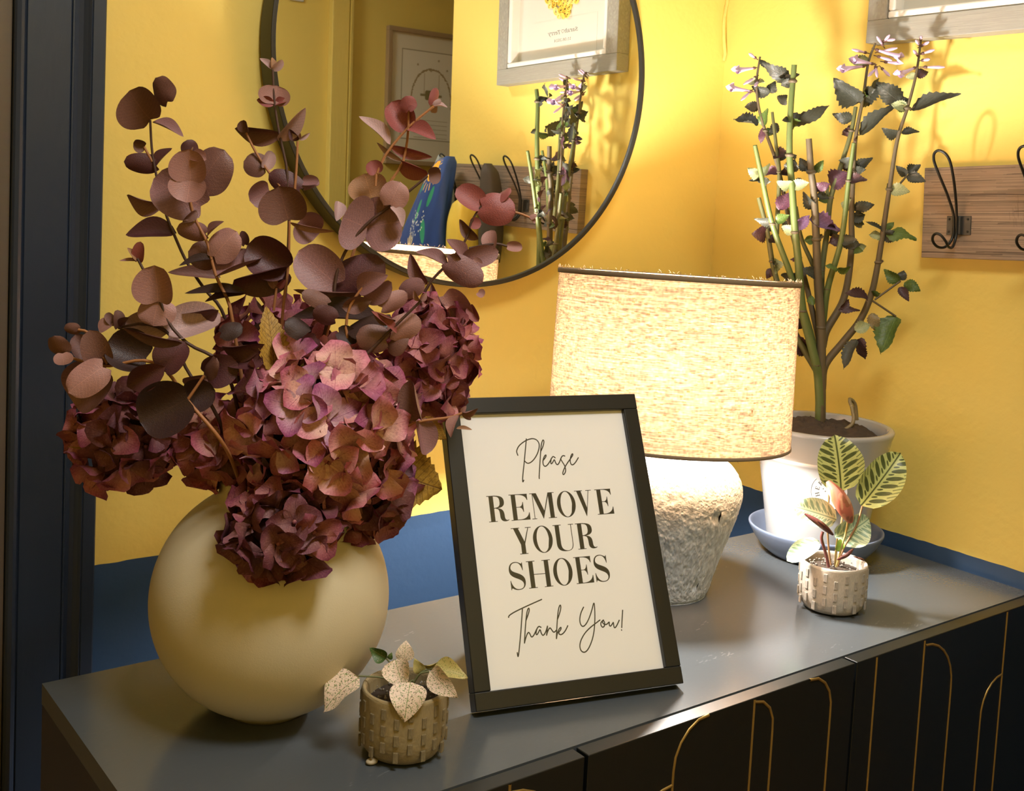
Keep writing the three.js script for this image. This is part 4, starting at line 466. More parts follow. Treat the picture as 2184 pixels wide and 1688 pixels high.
const headInfo = [
  ['large rose and tan hydrangea bloom at the front of the bouquet', [0, 0, 2, 2, 1, 5], 78, 0],
  ['dark brown-red hydrangea bloom drooping over the vase front', [3, 3, 4], 26, 0],
  ['salmon hydrangea bloom at the right, beside the sign frame', [0, 4, 4, 1], 40, 0],
  ['dusky rose hydrangea bloom nearest the navy casing', [4, 1, 3, 1], 36, 0],
  ['deep pink hydrangea bloom half buried behind the eucalyptus leaves', [1, 1, 4], 26, 0],
  ['small mauve-brown hydrangea bloom between the leftmost and front blooms', [1, 4, 0], 16, 0],
  ['purple-brown hydrangea bloom low at the right, over golden leaves', [5, 1, 4, 3], 26, 0]];
const goldTex = canvasTex(256, 256, (c, w, h) => {
  c.fillStyle = '#a07a26'; c.fillRect(0, 0, w, h);
  for (let k = 0; k < 1800; k++) { c.fillStyle = hash(k, 1) > .5 ? 'rgba(190,150,60,.2)' : 'rgba(90,60,10,.2)'; const s = 2 + 8 * hash(k, 4); c.fillRect(w * hash(k, 2), h * hash(k, 3), s, s); }
  c.strokeStyle = 'rgba(80,52,10,.7)'; c.lineWidth = 3; c.beginPath(); c.moveTo(w / 2, h); c.lineTo(w / 2, 0); c.stroke();
  for (let k = 0; k < 10; k++) for (const s of [-1, 1]) { c.lineWidth = 1.4; const y = h * (.95 - k * .09); c.beginPath(); c.moveTo(w / 2, y); c.lineTo(w / 2 + s * 120, y - 60); c.stroke(); }
});
const goldMat = std(0xffffff, .6, { map: goldTex, bumpMap: goldTex, bumpScale: .001 });
const goldGeo = leafGeo({ n: 6, m: 22, width: (v) => Math.pow(Math.sin(Math.PI * Math.pow(v, .62)), .8), cup: .12, arch: .25, serr: .09, teeth: 1, wave: .03 });
const goldOf = [[2, 3], [], [4], [5], [], [0, 1], []];
HEADS.forEach(([x, y, z, rx, ry], h) => {
  seed = 1000 + h * 77;
  const off = [VASE[0], VASE[1] + .03, VASE[2]], [label, tones, n] = headInfo[h];
  const t = thing('hydrangea', label, 'flower', off, 0, 'hydrangea blooms in the vase'), c = V(x - off[0], y - off[1], z - off[2]);
  const mouth = V(0, .2, 0).add(V(rr(-.02, .02), 0, rr(-.02, .02)));
  part('stem', taperTube([V(rr(-.02, .02), .05, rr(-.02, .02)), mouth, mouth.clone().lerp(c, .5).add(V(0, .012, 0)), c], .0036, .003, 20, 8), darkTwig, t);
  const core = new THREE.SphereGeometry(1, 20, 14); core.scale(rx * .62, ry * .62, rx * .62); core.translate(c.x, c.y, c.z);
  part('flower_core', core, std(L3(.09, .03, .03), .8), t);
  for (let i = 0; i < n; i++) {
    const k = (i + .5) / n, ph = Math.acos(1 - 2 * k), th = i * 2.39996 + rr(-.2, .2), d = V(Math.sin(ph) * Math.cos(th), Math.cos(ph), Math.sin(ph) * Math.sin(th));
    const nrm = V(d.x / rx, d.y / ry, d.z / rx).normalize(), sc = rr(.84, 1.06), p = V(d.x * rx, d.y * ry, d.z * rx).multiplyScalar(sc * .9).add(c);
    const f = new THREE.Group(); f.name = 'floret'; t.add(f); f.position.copy(p);
    nrm.add(V(rr(-.3, .3), rr(-.3, .3), rr(-.3, .3))).normalize();
    f.quaternion.setFromUnitVectors(V(0, 0, 1), nrm).multiply(new THREE.Quaternion().setFromAxisAngle(V(0, 0, 1), rr(0, 6.28)));
    const L = h === 0 ? rr(.029, .036) : rr(.026, .033), mat = petalMat[tones[Math.floor(rnd() * tones.length)]], open = rr(.05, .55);
    for (let q = 0; q < 4; q++) {
      const m = part('petal', petalGeo[Math.floor(rnd() * 4)], rnd() < .8 ? mat : petalMat[tones[Math.floor(rnd() * tones.length)]], f);
      m.rotation.set(open + rr(-.35, .4), rr(-.4, .4), q * Math.PI / 2 + rr(-.2, .2), 'ZYX'); m.scale.set(L * rr(.82, 1.02), L * rr(.88, 1.1), L * rr(.9, 1.5));
    }
    const e = part('floret_eye', new THREE.SphereGeometry(.0022, 8, 6), petalMat[4], f); e.position.z = .001;
  }
  for (const gi of goldOf[h]) placeLeaf('golden_leaf', goldGeo, goldMat, t, GOLD[gi], off).userData.label = 'golden serrated leaf';
});

// ------------------------------------------------------------------ large potted plant on its saucer
const soilMat = std(L3(.045, .03, .02), .95);
function soil(name, r, y, parent, amp, seedv, n = 40) {
  const g = new THREE.CircleGeometry(r, 64, 0, 6.2832); const rings = [];
  const G = new THREE.RingGeometry(.0005, r, 64, n).rotateX(-Math.PI / 2), P = G.attributes.position;
  for (let i = 0; i < P.count; i++) { const x = P.getX(i), z = P.getZ(i), d = Math.hypot(x, z) / r; P.setY(i, y + amp * (fbm((x / r + 1) * 9 + seedv, (z / r + 1) * 9, 97, 5) - .35) * 2 * (1 - .6 * d * d) + amp * 1.2 * (1 - d * d) - amp * 2.6 * Math.pow(d, 12)); }
  G.computeVertexNormals();
  return tag(part(name, G, soilMat, parent), null, null, null, 'stuff');
}
const POT = [-.1573, TOP, .4009];
{
  const s = thing('plant_saucer', 'blue glazed saucer under the large white pot', 'saucer', POT);
  part('saucer_bowl', lathe([[0, 0], [.066, 0], [.07, .002], [.083, .012], [.094, .026], [.101, .038], [.1035, .0435], [.1035, .046], [.102, .047], [.1, .0462], [.0975, .042], [.088, .026], [.075, .014], [.06, .0095], [0, .009]], 128), new THREE.MeshPhysicalMaterial({ color: L3(.15, .19, .28), roughness: .32, side: THREE.DoubleSide }), s);
  const base = [POT[0], TOP + .0105, POT[2]];
  const t = thing('potted_plant', 'tall purple-leaved flowering plant in large white glazed pot', 'plant', base);
  const glaze = new THREE.MeshPhysicalMaterial({ color: L3(.34, .355, .37), roughness: .24, side: THREE.DoubleSide, clearcoat: .5, clearcoatRoughness: .15 });
  const pot = part('pot', lathe([[0, .0], [.07, 0], [.0725, .002], [.0755, .02], [.086, .09], [.0945, .14], [.0965, .1455], [.098, .147], [.099, .1495], [.098, .152], [.0975, .154], [.1, .165], [.1045, .184], [.107, .192], [.1075, .195], [.1065, .1975], [.103, .199], [.0985, .1985], [.0965, .196], [.093, .18], [.075, .04], [.07, .015], [0, .012]], 160), glaze, t);
  // moulded round stamp with lettering
  const stampTex = canvasTex(256, 256, (c, w, h) => {
    c.fillStyle = '#9da2a5'; c.fillRect(0, 0, w, h); c.fillStyle = '#3a332b'; c.font = 'bold 44px serif'; c.textAlign = 'center'; c.textBaseline = 'middle';
    [...'HERITAGE'].forEach((ch, i) => { const a = (-198 + i * 31) * Math.PI / 180; c.save(); c.translate(w / 2 + 86 * Math.cos(a), h / 2 + 86 * Math.sin(a)); c.rotate(a + Math.PI / 2); c.fillText(ch, 0, 0); c.restore(); });
    for (const [x, y] of [[86, 110], [103, 128], [86, 190], [128, 80]]) { c.beginPath(); c.arc(x, y, 4, 0, 7); c.fill(); }
  });
  const stampA = Math.atan2(-.665, .747);                       // direction on the pot wall that faces out between the walls
  const sg = new THREE.CylinderGeometry(.0255, .0265, .003, 48, 1); sg.rotateX(Math.PI / 2);
  const stamp = part('stamp', sg, glaze, pot);
  const lettering = part('stamp_lettering', new THREE.CircleGeometry(.0252, 48).translate(0, 0, .0017), new THREE.MeshPhysicalMaterial({ color: 0xffffff, map: stampTex, roughness: .3 }), pot);
  const sa = V(-.69, 0, .72).normalize(); stamp.position.set(sa.x * .0915, .114, sa.z * .0915); stamp.rotation.set(-.12, Math.atan2(sa.x, sa.z), 0, 'YXZ');
  lettering.position.copy(stamp.position); lettering.rotation.copy(stamp.rotation);
  const ring = part('stamp_ring', new THREE.TorusGeometry(.0265, .0012, 8, 48), glaze, pot); ring.position.copy(stamp.position).addScaledVector(sa, .001); ring.rotation.copy(stamp.rotation);
  soil('soil', .0945, .1865, t, .009, 3);
  const lavTex = canvasTex(128, 128, (c, w, h) => {
    c.fillStyle = '#c4c4c4'; c.fillRect(0, 0, w, h);
    for (let k = 0; k < 700; k++) { const v = 150 + 100 * hash(k, 1); c.fillStyle = `rgba(${v},${v},${v},.3)`; const s2 = 1 + 6 * hash(k, 4); c.fillRect(w * hash(k, 2), h * hash(k, 3), s2, s2); }
    c.strokeStyle = 'rgba(255,255,255,.8)'; c.lineWidth = 2; c.beginPath(); c.moveTo(w / 2, h); c.lineTo(w / 2, 0); c.stroke(); c.lineWidth = 1;
    for (let k = 0; k < 6; k++) for (const q of [-1, 1]) { const y = h * (.92 - k * .14); c.beginPath(); c.moveTo(w / 2, y); c.quadraticCurveTo(w / 2 + q * 30, y - 16, w / 2 + q * 58, y - 40); c.stroke(); }
  });
  const cols = [L3(.075, .08, .058), L3(.12, .2, .035), L3(.14, .05, .085), L3(.09, .035, .04), L3(.5, .56, .28), L3(.3, .16, .33), L3(.33, .26, .12)];
  const mats = cols.map((c) => std(c, .5, { map: lavTex, bumpMap: lavTex, bumpScale: .0008 }));
  const geos = [[.25, .5, .05], [-.1, .9, .1], [.35, .1, .07]].map(([cup, arch, wave]) => leafGeo({ n: 6, m: 16, width: (v) => .95 * Math.pow(Math.sin(Math.PI * Math.pow(v, .68)), .85), cup, arch, wave, serr: .09, teeth: 1 }));
  const stemM = [std(L3(.1, .105, .04), .5), std(L3(.105, .08, .045), .55), std(L3(.1, .135, .04), .5)];
  const petalM = std(L3(.58, .43, .62), .5), calyxM = std(L3(.14, .07, .06), .6);
  seed = 777;
  LAV.forEach((s2, i) => {
    const pts = shift(s2.pts, base);
    
    const st = part('stem', taperTube(pts, s2.r, s2.flowers.length ? .0016 : s2.r * .55, pts.length * 6, 8), stemM[i === 0 || i === 8 || i === 3 ? 2 : i % 2], t);
    for (let k = 1; k < pts.length - 1; k += 2) part('node', new THREE.SphereGeometry(s2.r * .95, 10, 8).scale(1, .55, 1).translate(pts[k].x, pts[k].y, pts[k].z), stemM[1], st);
    for (const w of s2.twigs) part('twig', tube(shift([w.slice(0, 3), w.slice(3)], base), .0016, 4, 6), stemM[1], st);
    for (const l of s2.leaves) placeLeaf('leaf', geos[Math.floor(rnd() * 3)], mats[l[8]], st, l, base);
    if (i !== 2 && i !== 10) for (let k = 2; k < s2.pts.length - 1; k++) for (const sd of [-1, 1]) {          // small leaf pairs at the joints
      const q = s2.pts[k]; if (q[1] < 1.2 || rnd() < .25) continue;
      const a = rr(0, 6.28), len = rr(.016, .032), dir = V(Math.cos(a) * sd, rr(-.35, .5), Math.sin(a) * sd).normalize().multiplyScalar(len);
      if (q[0] + dir.x > -.02) dir.x *= -1;
      placeLeaf('leaf', geos[Math.floor(rnd() * 3)], mats[[0, 0, 0, 3, 2, 1, 4][Math.floor(rnd() * 7)]], st, [q[0], q[1], q[2], q[0] + dir.x, q[1] + dir.y, q[2] + dir.z, len * .72, rr(-40, 40)], base);
    }
    for (const f of s2.flowers) {
      const [a, b] = shift([f.slice(0, 3), f.slice(3)], base), d = b.clone().sub(a), L = Math.max(.008, d.length()), n = d.clone().normalize();
      const fl = new THREE.Group(); fl.name = 'flower'; st.add(fl); fl.position.copy(a); fl.quaternion.setFromUnitVectors(V(0, 1, 0), n);
      const big = L > .03;
      part('corolla', merge(big ? [lathe([[.0012, 0], [.0022, L * .2], [.003, L * .55], [.0042, L * .8], [.006, L]], 12), leafGeo({ n: 3, m: 4, cup: .3, arch: .6 }).scale(.012, .016, .01).rotateX(.5).translate(0, L * .86, .003), leafGeo({ n: 3, m: 4, cup: .3, arch: .6 }).scale(.011, .013, .01).rotateX(.7).rotateY(2.4).translate(0, L * .86, -.002)] : [lathe([[.001, 0], [.0022, L * .4], [.0026, L * .75], [.0012, L * 1.05], [0, L * 1.1]], 10)]), petalM, fl);
      part('calyx', merge([new THREE.SphereGeometry(.0026, 8, 6).scale(1, 1.4, 1), new THREE.CylinderGeometry(.0008, .0008, .008, 5).translate(0, -.005, 0)]), calyxM, fl);
    }
  });
  part('withered_leaf', merge([tube([[.004, .19, .03], [.02, .205, .04], [.03, .225, .03], [.035, .238, .02], [.046, .232, .022], [.05, .205, .026]], .003, 24, 6)]), mats[6], t);
}

// ------------------------------------------------------------------ two small ceramic pots
function smallPot(name, label, pos, R, Hh, turn, tint) {
  const t = thing(name, label, 'plant', pos, 0, 'small potted plants on the sideboard');
  const clay = dataTex(256, 128, (u, v) => { const k = .80 + .26 * (fbm(u * 8, v * 6, 8, 4) - .4) + .08 * (hash(Math.floor(u * 256), Math.floor(v * 128)) - .5); return tint.map((q) => q * k); }, true);
  const m = std(0xffffff, .55, { map: clay, bumpMap: fineNoise, bumpScale: .0004 });
  const w = .0045;
  const pot = part('pot', lathe([[0, .0015], [R * .7, .0015], [R * .82, .003], [R * .92, .009], [R * .985, .02], [R, .035], [R, Hh - .004], [R - .0008, Hh - .001], [R - .0022, Hh], [R - w, Hh - .0012], [R - w - .001, Hh - .006], [R - w - .001, .012], [0, .01]], 96), m, t);
  const bar = box(R * .115, R * .25, .0024, 0, 0, 0, .0006);
  for (let k = 0; k < 20; k++) for (let j = 0; j < 3; j++) {
    const odd = k % 2, y = Hh * (odd ? .2 : .32) + j * Hh * .245; if (y > Hh * .88) continue;
    const a = turn + k * Math.PI / 10, b = part('raised_bar', bar, m, pot); b.position.set(R * Math.sin(a), y, R * Math.cos(a)); b.rotation.y = a;
  }
  soil('soil', R - w - .0012, Hh - .012, t, .0022, R * 900, 16);
  const grit = []; seed = Math.round(R * 1e5); for (let k = 0; k < 90; k++) { const a = rr(0, 6.28), q = Math.sqrt(rnd()) * (R - .011), s = rr(.0006, .0016); grit.push(new THREE.IcosahedronGeometry(s, 0).translate(q * Math.cos(a), Hh - .0085 + rr(0, .001), q * Math.sin(a))); }
  tag(part('grit', merge(grit), std(L3(.25, .23, .2), .8), t), null, null, null, 'stuff');
  return t;
}
{
  const pos = [-.3313, TOP, .5658], t = smallPot('potted_calathea', 'striped calathea in a small pale pot below the large white pot', pos, .0448, .0668, .1, [.86, .82, .76]);
  const draw = (base, dark, edge) => canvasTex(256, 384, (c, w, h) => {
    c.fillStyle = base; c.fillRect(0, 0, w, h);
    for (let k = 0; k < 14; k++) for (const s of [-1, 1]) {
      const big = k % 2, y = h * (.99 - k * .07 - (s > 0 ? .03 : 0)); c.fillStyle = dark; c.save(); c.translate(w / 2 + s * (big ? 60 : 30), y - (big ? 34 : 16)); c.rotate(s * (-.66)); c.beginPath(); c.ellipse(0, 0, big ? 50 : 18, big ? 12 : 5, 0, 0, 7); c.fill(); c.restore();
      c.strokeStyle = edge; c.lineWidth = 5; c.beginPath(); c.moveTo(w / 2 + s * 92, y - 52); c.lineTo(w / 2 + s * 130, y - 96); c.stroke();
    }
    c.strokeStyle = dark; c.lineWidth = 9; c.beginPath(); c.moveTo(w / 2, h); c.lineTo(w / 2, 0); c.stroke();
    for (let k = 0; k < 2600; k++) { c.strokeStyle = hash(k, 1) > .5 ? 'rgba(255,255,220,.06)' : 'rgba(20,40,10,.08)'; const x = w * hash(k, 2), y = h * hash(k, 3), s = x < w / 2 ? -1 : 1; c.lineWidth = 1.5; c.beginPath(); c.moveTo(x, y); c.lineTo(x + s * 14, y - 12); c.stroke(); }
  });
  const M = [std(0xffffff, .42, { map: draw('#bcc57c', '#4b562c', '#6a7840') }), std(0xffffff, .42, { map: draw('#cfe0bd', '#8aa88c', '#a9c4a4') }), std(L3(.3, .5, .08), .45)];
  const G = [leafGeo({ n: 8, m: 14, width: (v) => Math.pow(Math.sin(Math.PI * Math.pow(v, .9)), .5), cup: .16, arch: .35, wave: .035 }), leafGeo({ n: 8, m: 14, width: (v) => Math.pow(Math.sin(Math.PI * Math.pow(v, .9)), .52), cup: .3, arch: .6, wave: .05 })];
  CAL.leaves.forEach((l, i) => placeLeaf('leaf', G[i % 2], M[l[8]], t, l, pos));
  const rollTex = (a, bb, d) => canvasTex(256, 64, (c, w, h) => {
    c.fillStyle = a; c.fillRect(0, 0, w, h);
    for (let k = 0; k < 40; k++) { c.fillStyle = hash(k, 1) > .5 ? bb : d; c.globalAlpha = .35 + .4 * hash(k, 5); c.beginPath(); c.ellipse(w * hash(k, 2), h * hash(k, 3), 14 + 26 * hash(k, 4), 1.5 + 3 * hash(k, 6), .12, 0, 7); c.fill(); } c.globalAlpha = 1;
  });
  const rollM = [std(0xffffff, .5, { map: rollTex('#c0705c', '#e3c7a0', '#8a5a3c') }), std(0xffffff, .5, { map: rollTex('#5a2c28', '#8c6a4a', '#34181a') })];
  CAL.rolls.forEach((l) => {                                   // leaves still rolled into a tube
    const B = V(l[0] - pos[0], l[1] - pos[1], l[2] - pos[2]), T = V(l[3] - pos[0], l[4] - pos[1], l[5] - pos[2]), mid = B.clone().lerp(T, .5).add(V(-.004, .002, .006)), sg = 20, r = l[6] * .27, c = new THREE.CatmullRomCurve3([B, mid, T]), g = new THREE.TubeGeometry(c, sg, 1, 10), P = g.attributes.position;
    for (let i = 0; i <= sg; i++) { const o = c.getPointAt(i / sg), q = r * Math.pow(Math.sin(Math.PI * Math.min(.97, .06 + .9 * i / sg)), .7); for (let j = 0; j <= 10; j++) { const k = i * 11 + j; P.setXYZ(k, o.x + (P.getX(k) - o.x) * q, o.y + (P.getY(k) - o.y) * q, o.z + (P.getZ(k) - o.z) * q); } }
    g.computeVertexNormals(); part('rolled_leaf', g, rollM[l[8]], t);
  });
  CAL.stems.forEach((s, i) => part('stalk', tube(shift(s, pos), i === 3 ? .0022 : .0014, 20, 7), std(i === 3 ? L3(.16, .05, .045) : i % 2 ? L3(.42, .33, .12) : L3(.3, .16, .07), .5), t));
}
{
  const pos = [-1.0335, TOP, .5958], t = smallPot('potted_polka_plant', 'pink-speckled plant in a small tan pot before the vase', pos, .0418, .0655, .23, [.74, .66, .49]);
  const mk = (a, b, n) => canvasTex(192, 256, (c, w, h) => {
    c.fillStyle = a; c.fillRect(0, 0, w, h); seed = n * 17;
    for (let k = 0; k < n; k++) { c.fillStyle = b[Math.floor(rnd() * b.length)]; c.save(); const x = w * rnd(), y = h * rnd(); c.translate(x, y); c.rotate(rr(-1, 1) + (x < w / 2 ? .6 : -.6)); c.beginPath(); c.ellipse(0, 0, rr(.8, 2.4), rr(2, 6), 0, 0, 7); c.fill(); c.restore(); }
    c.globalAlpha = .6; c.strokeStyle = b[0]; c.lineWidth = 4; c.beginPath(); c.moveTo(w / 2, h); c.lineTo(w / 2, h * .1); c.stroke();
    for (let k = 0; k < 5; k++) for (const s of [-1, 1]) { c.lineWidth = 1.2; const y = h * (.86 - k * .15); c.beginPath(); c.moveTo(w / 2, y); c.quadraticCurveTo(w / 2 + s * 34, y - 20, w / 2 + s * 74, y - 44); c.stroke(); }
  });
  const M = [std(0xffffff, .55, { map: mk('#e6cfbb', ['#5e7a3a', '#7c8a4c', '#6b5a44'], 420) }), std(0xffffff, .5, { map: mk('#44602a', ['#c8b08e', '#2d4718'], 70) }), std(0xffffff, .5, { map: mk('#b9ab6a', ['#61752e', '#8a7a4a'], 260) })];
  const G = [[.2, .4, .03], [.35, .2, .05], [.1, .8, .05]].map(([cup, arch, wave]) => leafGeo({ n: 6, m: 12, width: (v) => Math.pow(Math.sin(Math.PI * Math.pow(v, .62)), .85), cup, arch, wave }));
  HYP.leaves.forEach((l, i) => placeLeaf('leaf', G[i % 3], M[l[8]], t, l, pos));
  const sm = std(L3(.16, .17, .07), .6); HYP.stems.forEach((s) => part('stem', tube(shift(s, pos), .0009, 14, 6), sm, t));
}
{ // fallen bit of clay beside the pot
  const g = new THREE.SphereGeometry(.0055, 14, 10).scale(1.1, .5, .9); const o = part(numbered('clay_foot'), g, std(L3(.45, .37, .24), .6), scene);
  o.position.set(-1.072, TOP + .0028, .604); tag(o, 'small tan clay nub beside the speckled plant pot', 'clay');
}

// ------------------------------------------------------------------ hook rail on the right wall
const RAIL = { y: 1.3456, z0: .4575, z1: .985, tilt: .045 };
{
  const t = thing('hook_rail', 'grey-brown wooden coat rail with black wire hooks', 'coat rack', [0, RAIL.y, RAIL.z0]);
  t.rotation.x = -RAIL.tilt;
  const grain = canvasTex(1024, 256, (c, w, h) => {
    c.fillStyle = '#8f7c6a'; c.fillRect(0, 0, w, h);
    for (let k = 0; k < 900; k++) { const y = h * hash(k, 1), x = w * (hash(k, 2) * 1.3 - .3), l = w * (.1 + .5 * hash(k, 3)), d = hash(k, 5); c.strokeStyle = d > .45 ? `rgba(56,46,40,${.05 + .28 * hash(k, 4)})` : `rgba(178,158,138,${.05 + .2 * hash(k, 4)})`; c.lineWidth = .6 + 2.4 * hash(k, 6); c.beginPath(); c.moveTo(x, y); c.bezierCurveTo(x + l * .3, y + 5 * (hash(k, 7) - .5), x + l * .6, y - 5 * (hash(k, 8) - .5), x + l, y + 3 * (hash(k, 9) - .5)); c.stroke(); }
    for (let k = 0; k < 26; k++) { c.strokeStyle = `rgba(45,32,24,${.25 + .3 * hash(k, 14)})`; c.lineWidth = 1 + 2 * hash(k, 16); const y = h * hash(k, 11), x = w * hash(k, 12); c.beginPath(); c.moveTo(x, y); c.bezierCurveTo(x + 80, y - 6, x + 150, y + 6, x + 260, y); c.stroke(); }
    for (let k = 0; k < 40; k++) { c.strokeStyle = 'rgba(50,36,28,.3)'; c.lineWidth = 1; const x = w * (.27 + .12 * hash(k, 21)), y = h * (.3 + .3 * hash(k, 22)); c.beginPath(); c.moveTo(x, y); c.lineTo(x + 3, y + 22); c.stroke(); }
  });
  const L = RAIL.z1 - RAIL.z0, bg = box(.02, .141, L, -.0101, 0, L / 2, .001);
  { const p = bg.attributes.position, u = bg.attributes.uv; for (let i = 0; i < p.count; i++) u.setXY(i, p.getZ(i) / L, p.getY(i) / .141 + .5); }
  part('board', bg, std(0xffffff, .55, { map: grain, bumpMap: grain, bumpScale: .0006 }), t);
  const iron = std(L3(.022, .021, .019), .36, { metalness: .55 });
  for (let k = 0; k < 4; k++) {
    const z = .063 + k * .132, h = new THREE.Group(); h.name = 'wire_hook'; t.add(h); h.position.set(-.0201, -.0195, z);
    part('plate', merge([box(.002, .029, .04, -.001, 0, 0, .0006), box(.0085, .029, .013, -.005, 0, 0, .002)]), std(L3(.075, .075, .072), .45, { metalness: .5 }), h);
    for (const [a, b] of [[1, 1], [1, -1], [-1, 1], [-1, -1]]) part('screw', new THREE.SphereGeometry(.0018, 10, 8).scale(.5, 1, 1).translate(-.0022, a * .0095, b * .0155), iron, h);
    const up = [[-.0105, -.02, .002], [-.011, .0, .0022], [-.013, .018, .0028], [-.024, .045, .0065], [-.042, .077, .0115], [-.055, .098, .0125], [-.061, .107, .008], [-.0635, .1105, 0]];
    const loop = [...up, ...up.slice(0, -1).reverse().map(([x, y, q]) => [x, y, -q])];
    part('upper_loop', tube(loop, .0021, 90, 8), iron, h);
    const lo = [[-.0105, .0, .0024], [-.0115, -.014, .0026], [-.016, -.025, .0035], [-.028, -.034, .0065], [-.042, -.033, .0095], [-.053, -.024, .0105], [-.058, -.016, .006], [-.0595, -.0135, 0]];
    part('lower_loop', tube([...lo, ...lo.slice(0, -1).reverse().map(([x, y, q]) => [x, y, -q])], .0021, 80, 8), iron, h);
  }
}

// ------------------------------------------------------------------ framed heart on the right wall
{
  const z0 = .3375, z1 = .7575, y0 = 1.617, y1 = 2.11, W = z1 - z0, Hh = y1 - y0;
  // local x runs along the wall towards the room's corner, local z off the wall
  const t = thing('heart_picture', 'distressed grey and white frame with a heart of yellow paper coils', 'picture', [-.0005, (y0 + y1) / 2, (z0 + z1) / 2], -Math.PI / 2);
  const grey = canvasTex(256, 256, (c, w, h) => {
    c.fillStyle = '#95928a'; c.fillRect(0, 0, w, h);
    for (let k = 0; k < 1500; k++) { const v = 120 + 90 * hash(k, 1); c.fillStyle = `rgba(${v},${v - 2},${v - 18},.16)`; c.fillRect(w * hash(k, 2) - 10, h * hash(k, 3), 4 + 34 * hash(k, 4), 1 + 3 * hash(k, 5)); }
    for (let k = 0; k < 14; k++) { c.fillStyle = 'rgba(70,66,54,.5)'; c.fillRect(w * hash(k, 12), h * hash(k, 13), 6 + 16 * hash(k, 14), 1.2); }
  });
  const gm = std(0xffffff, .6, { map: grey }), b = .036, d = .034;
  for (const [w, h, x, y] of [[W, b, 0, -Hh / 2 + b / 2], [W, b, 0, Hh / 2 - b / 2], [b, Hh - 2 * b, -W / 2 + b / 2, 0], [b, Hh - 2 * b, W / 2 - b / 2, 0]]) part('frame_rail', box(w, h, d, x, y, d / 2, .0015), gm, t);
  const wm = std(L3(.78, .76, .72), .5), iw = W - 2 * b, ih = Hh - 2 * b, m = .013;
  for (const [w, h, x, y] of [[iw, m, 0, -ih / 2 + m / 2], [iw, m, 0, ih / 2 - m / 2], [m, ih - 2 * m, -iw / 2 + m / 2, 0], [m, ih - 2 * m, iw / 2 - m / 2, 0]]) part('white_moulding', box(w, h, .03, x, y, .017, .004), wm, t);
  const note = canvasTex(1024, 512, (c, w, h) => {
    c.fillStyle = '#d5d2c8'; c.fillRect(0, 0, w, h); c.fillStyle = c.strokeStyle = '#3f3a2e'; c.textAlign = 'center'; c.lineWidth = 4;
    c.font = 'italic 74px serif'; c.fillText('Sarah', w / 2 - 130, 200); c.fillText('Terry', w / 2 + 130, 205);
    c.beginPath(); c.moveTo(w / 2 + 2, 200); c.bezierCurveTo(w / 2 - 34, 165, w / 2 - 12, 140, w / 2 + 2, 160); c.bezierCurveTo(w / 2 + 16, 140, w / 2 + 38, 165, w / 2 + 2, 200); c.stroke();
    c.font = '52px serif'; c.fillText('11.08.2024', w / 2, 305);
  });
  part('mount_board', box(iw, ih, .004, 0, 0, .006), std(L3(.66, .64, .575), .7), t);
  part('caption', box(.23, .085, .0004, 0, -Hh / 2 + .093, .0083), std(0xffffff, .7, { map: note }), t);
  const pm = [std(L3(.86, .62, .10), .55), std(L3(.9, .7, .2), .55), std(L3(.8, .5, .05), .55)];
  const heart = (u, v) => { const x = u * 1.25, y = v * 1.2 + .1, a = x * x + y * y - 1; return a * a * a - x * x * y * y * y < 0; };
  seed = 31; const rings = [0, 1, 2].map((k) => merge([new THREE.TorusGeometry(.0085 - k * .0012, .0018, 8, 24), new THREE.TorusGeometry(.0045 - k * .0006, .0014, 8, 18)]));
  for (let j = 0; j < 16; j++) for (let i = 0; i < 16; i++) {
    const x = (i - 7.5 + (j % 2) * .5) * .0155, y = (j - 7.5) * .0142, u = x / .085, v = y / .088; if (!heart(u, v)) continue;
    const o = part('paper_coil', rings[Math.floor(rnd() * 3)], pm[Math.floor(rnd() * 3)], t); o.position.set(x + rr(-.002, .002), y - .042 + rr(-.002, .002), .0105); o.rotation.set(rr(-.3, .3), rr(-.3, .3), 0);
  }
}

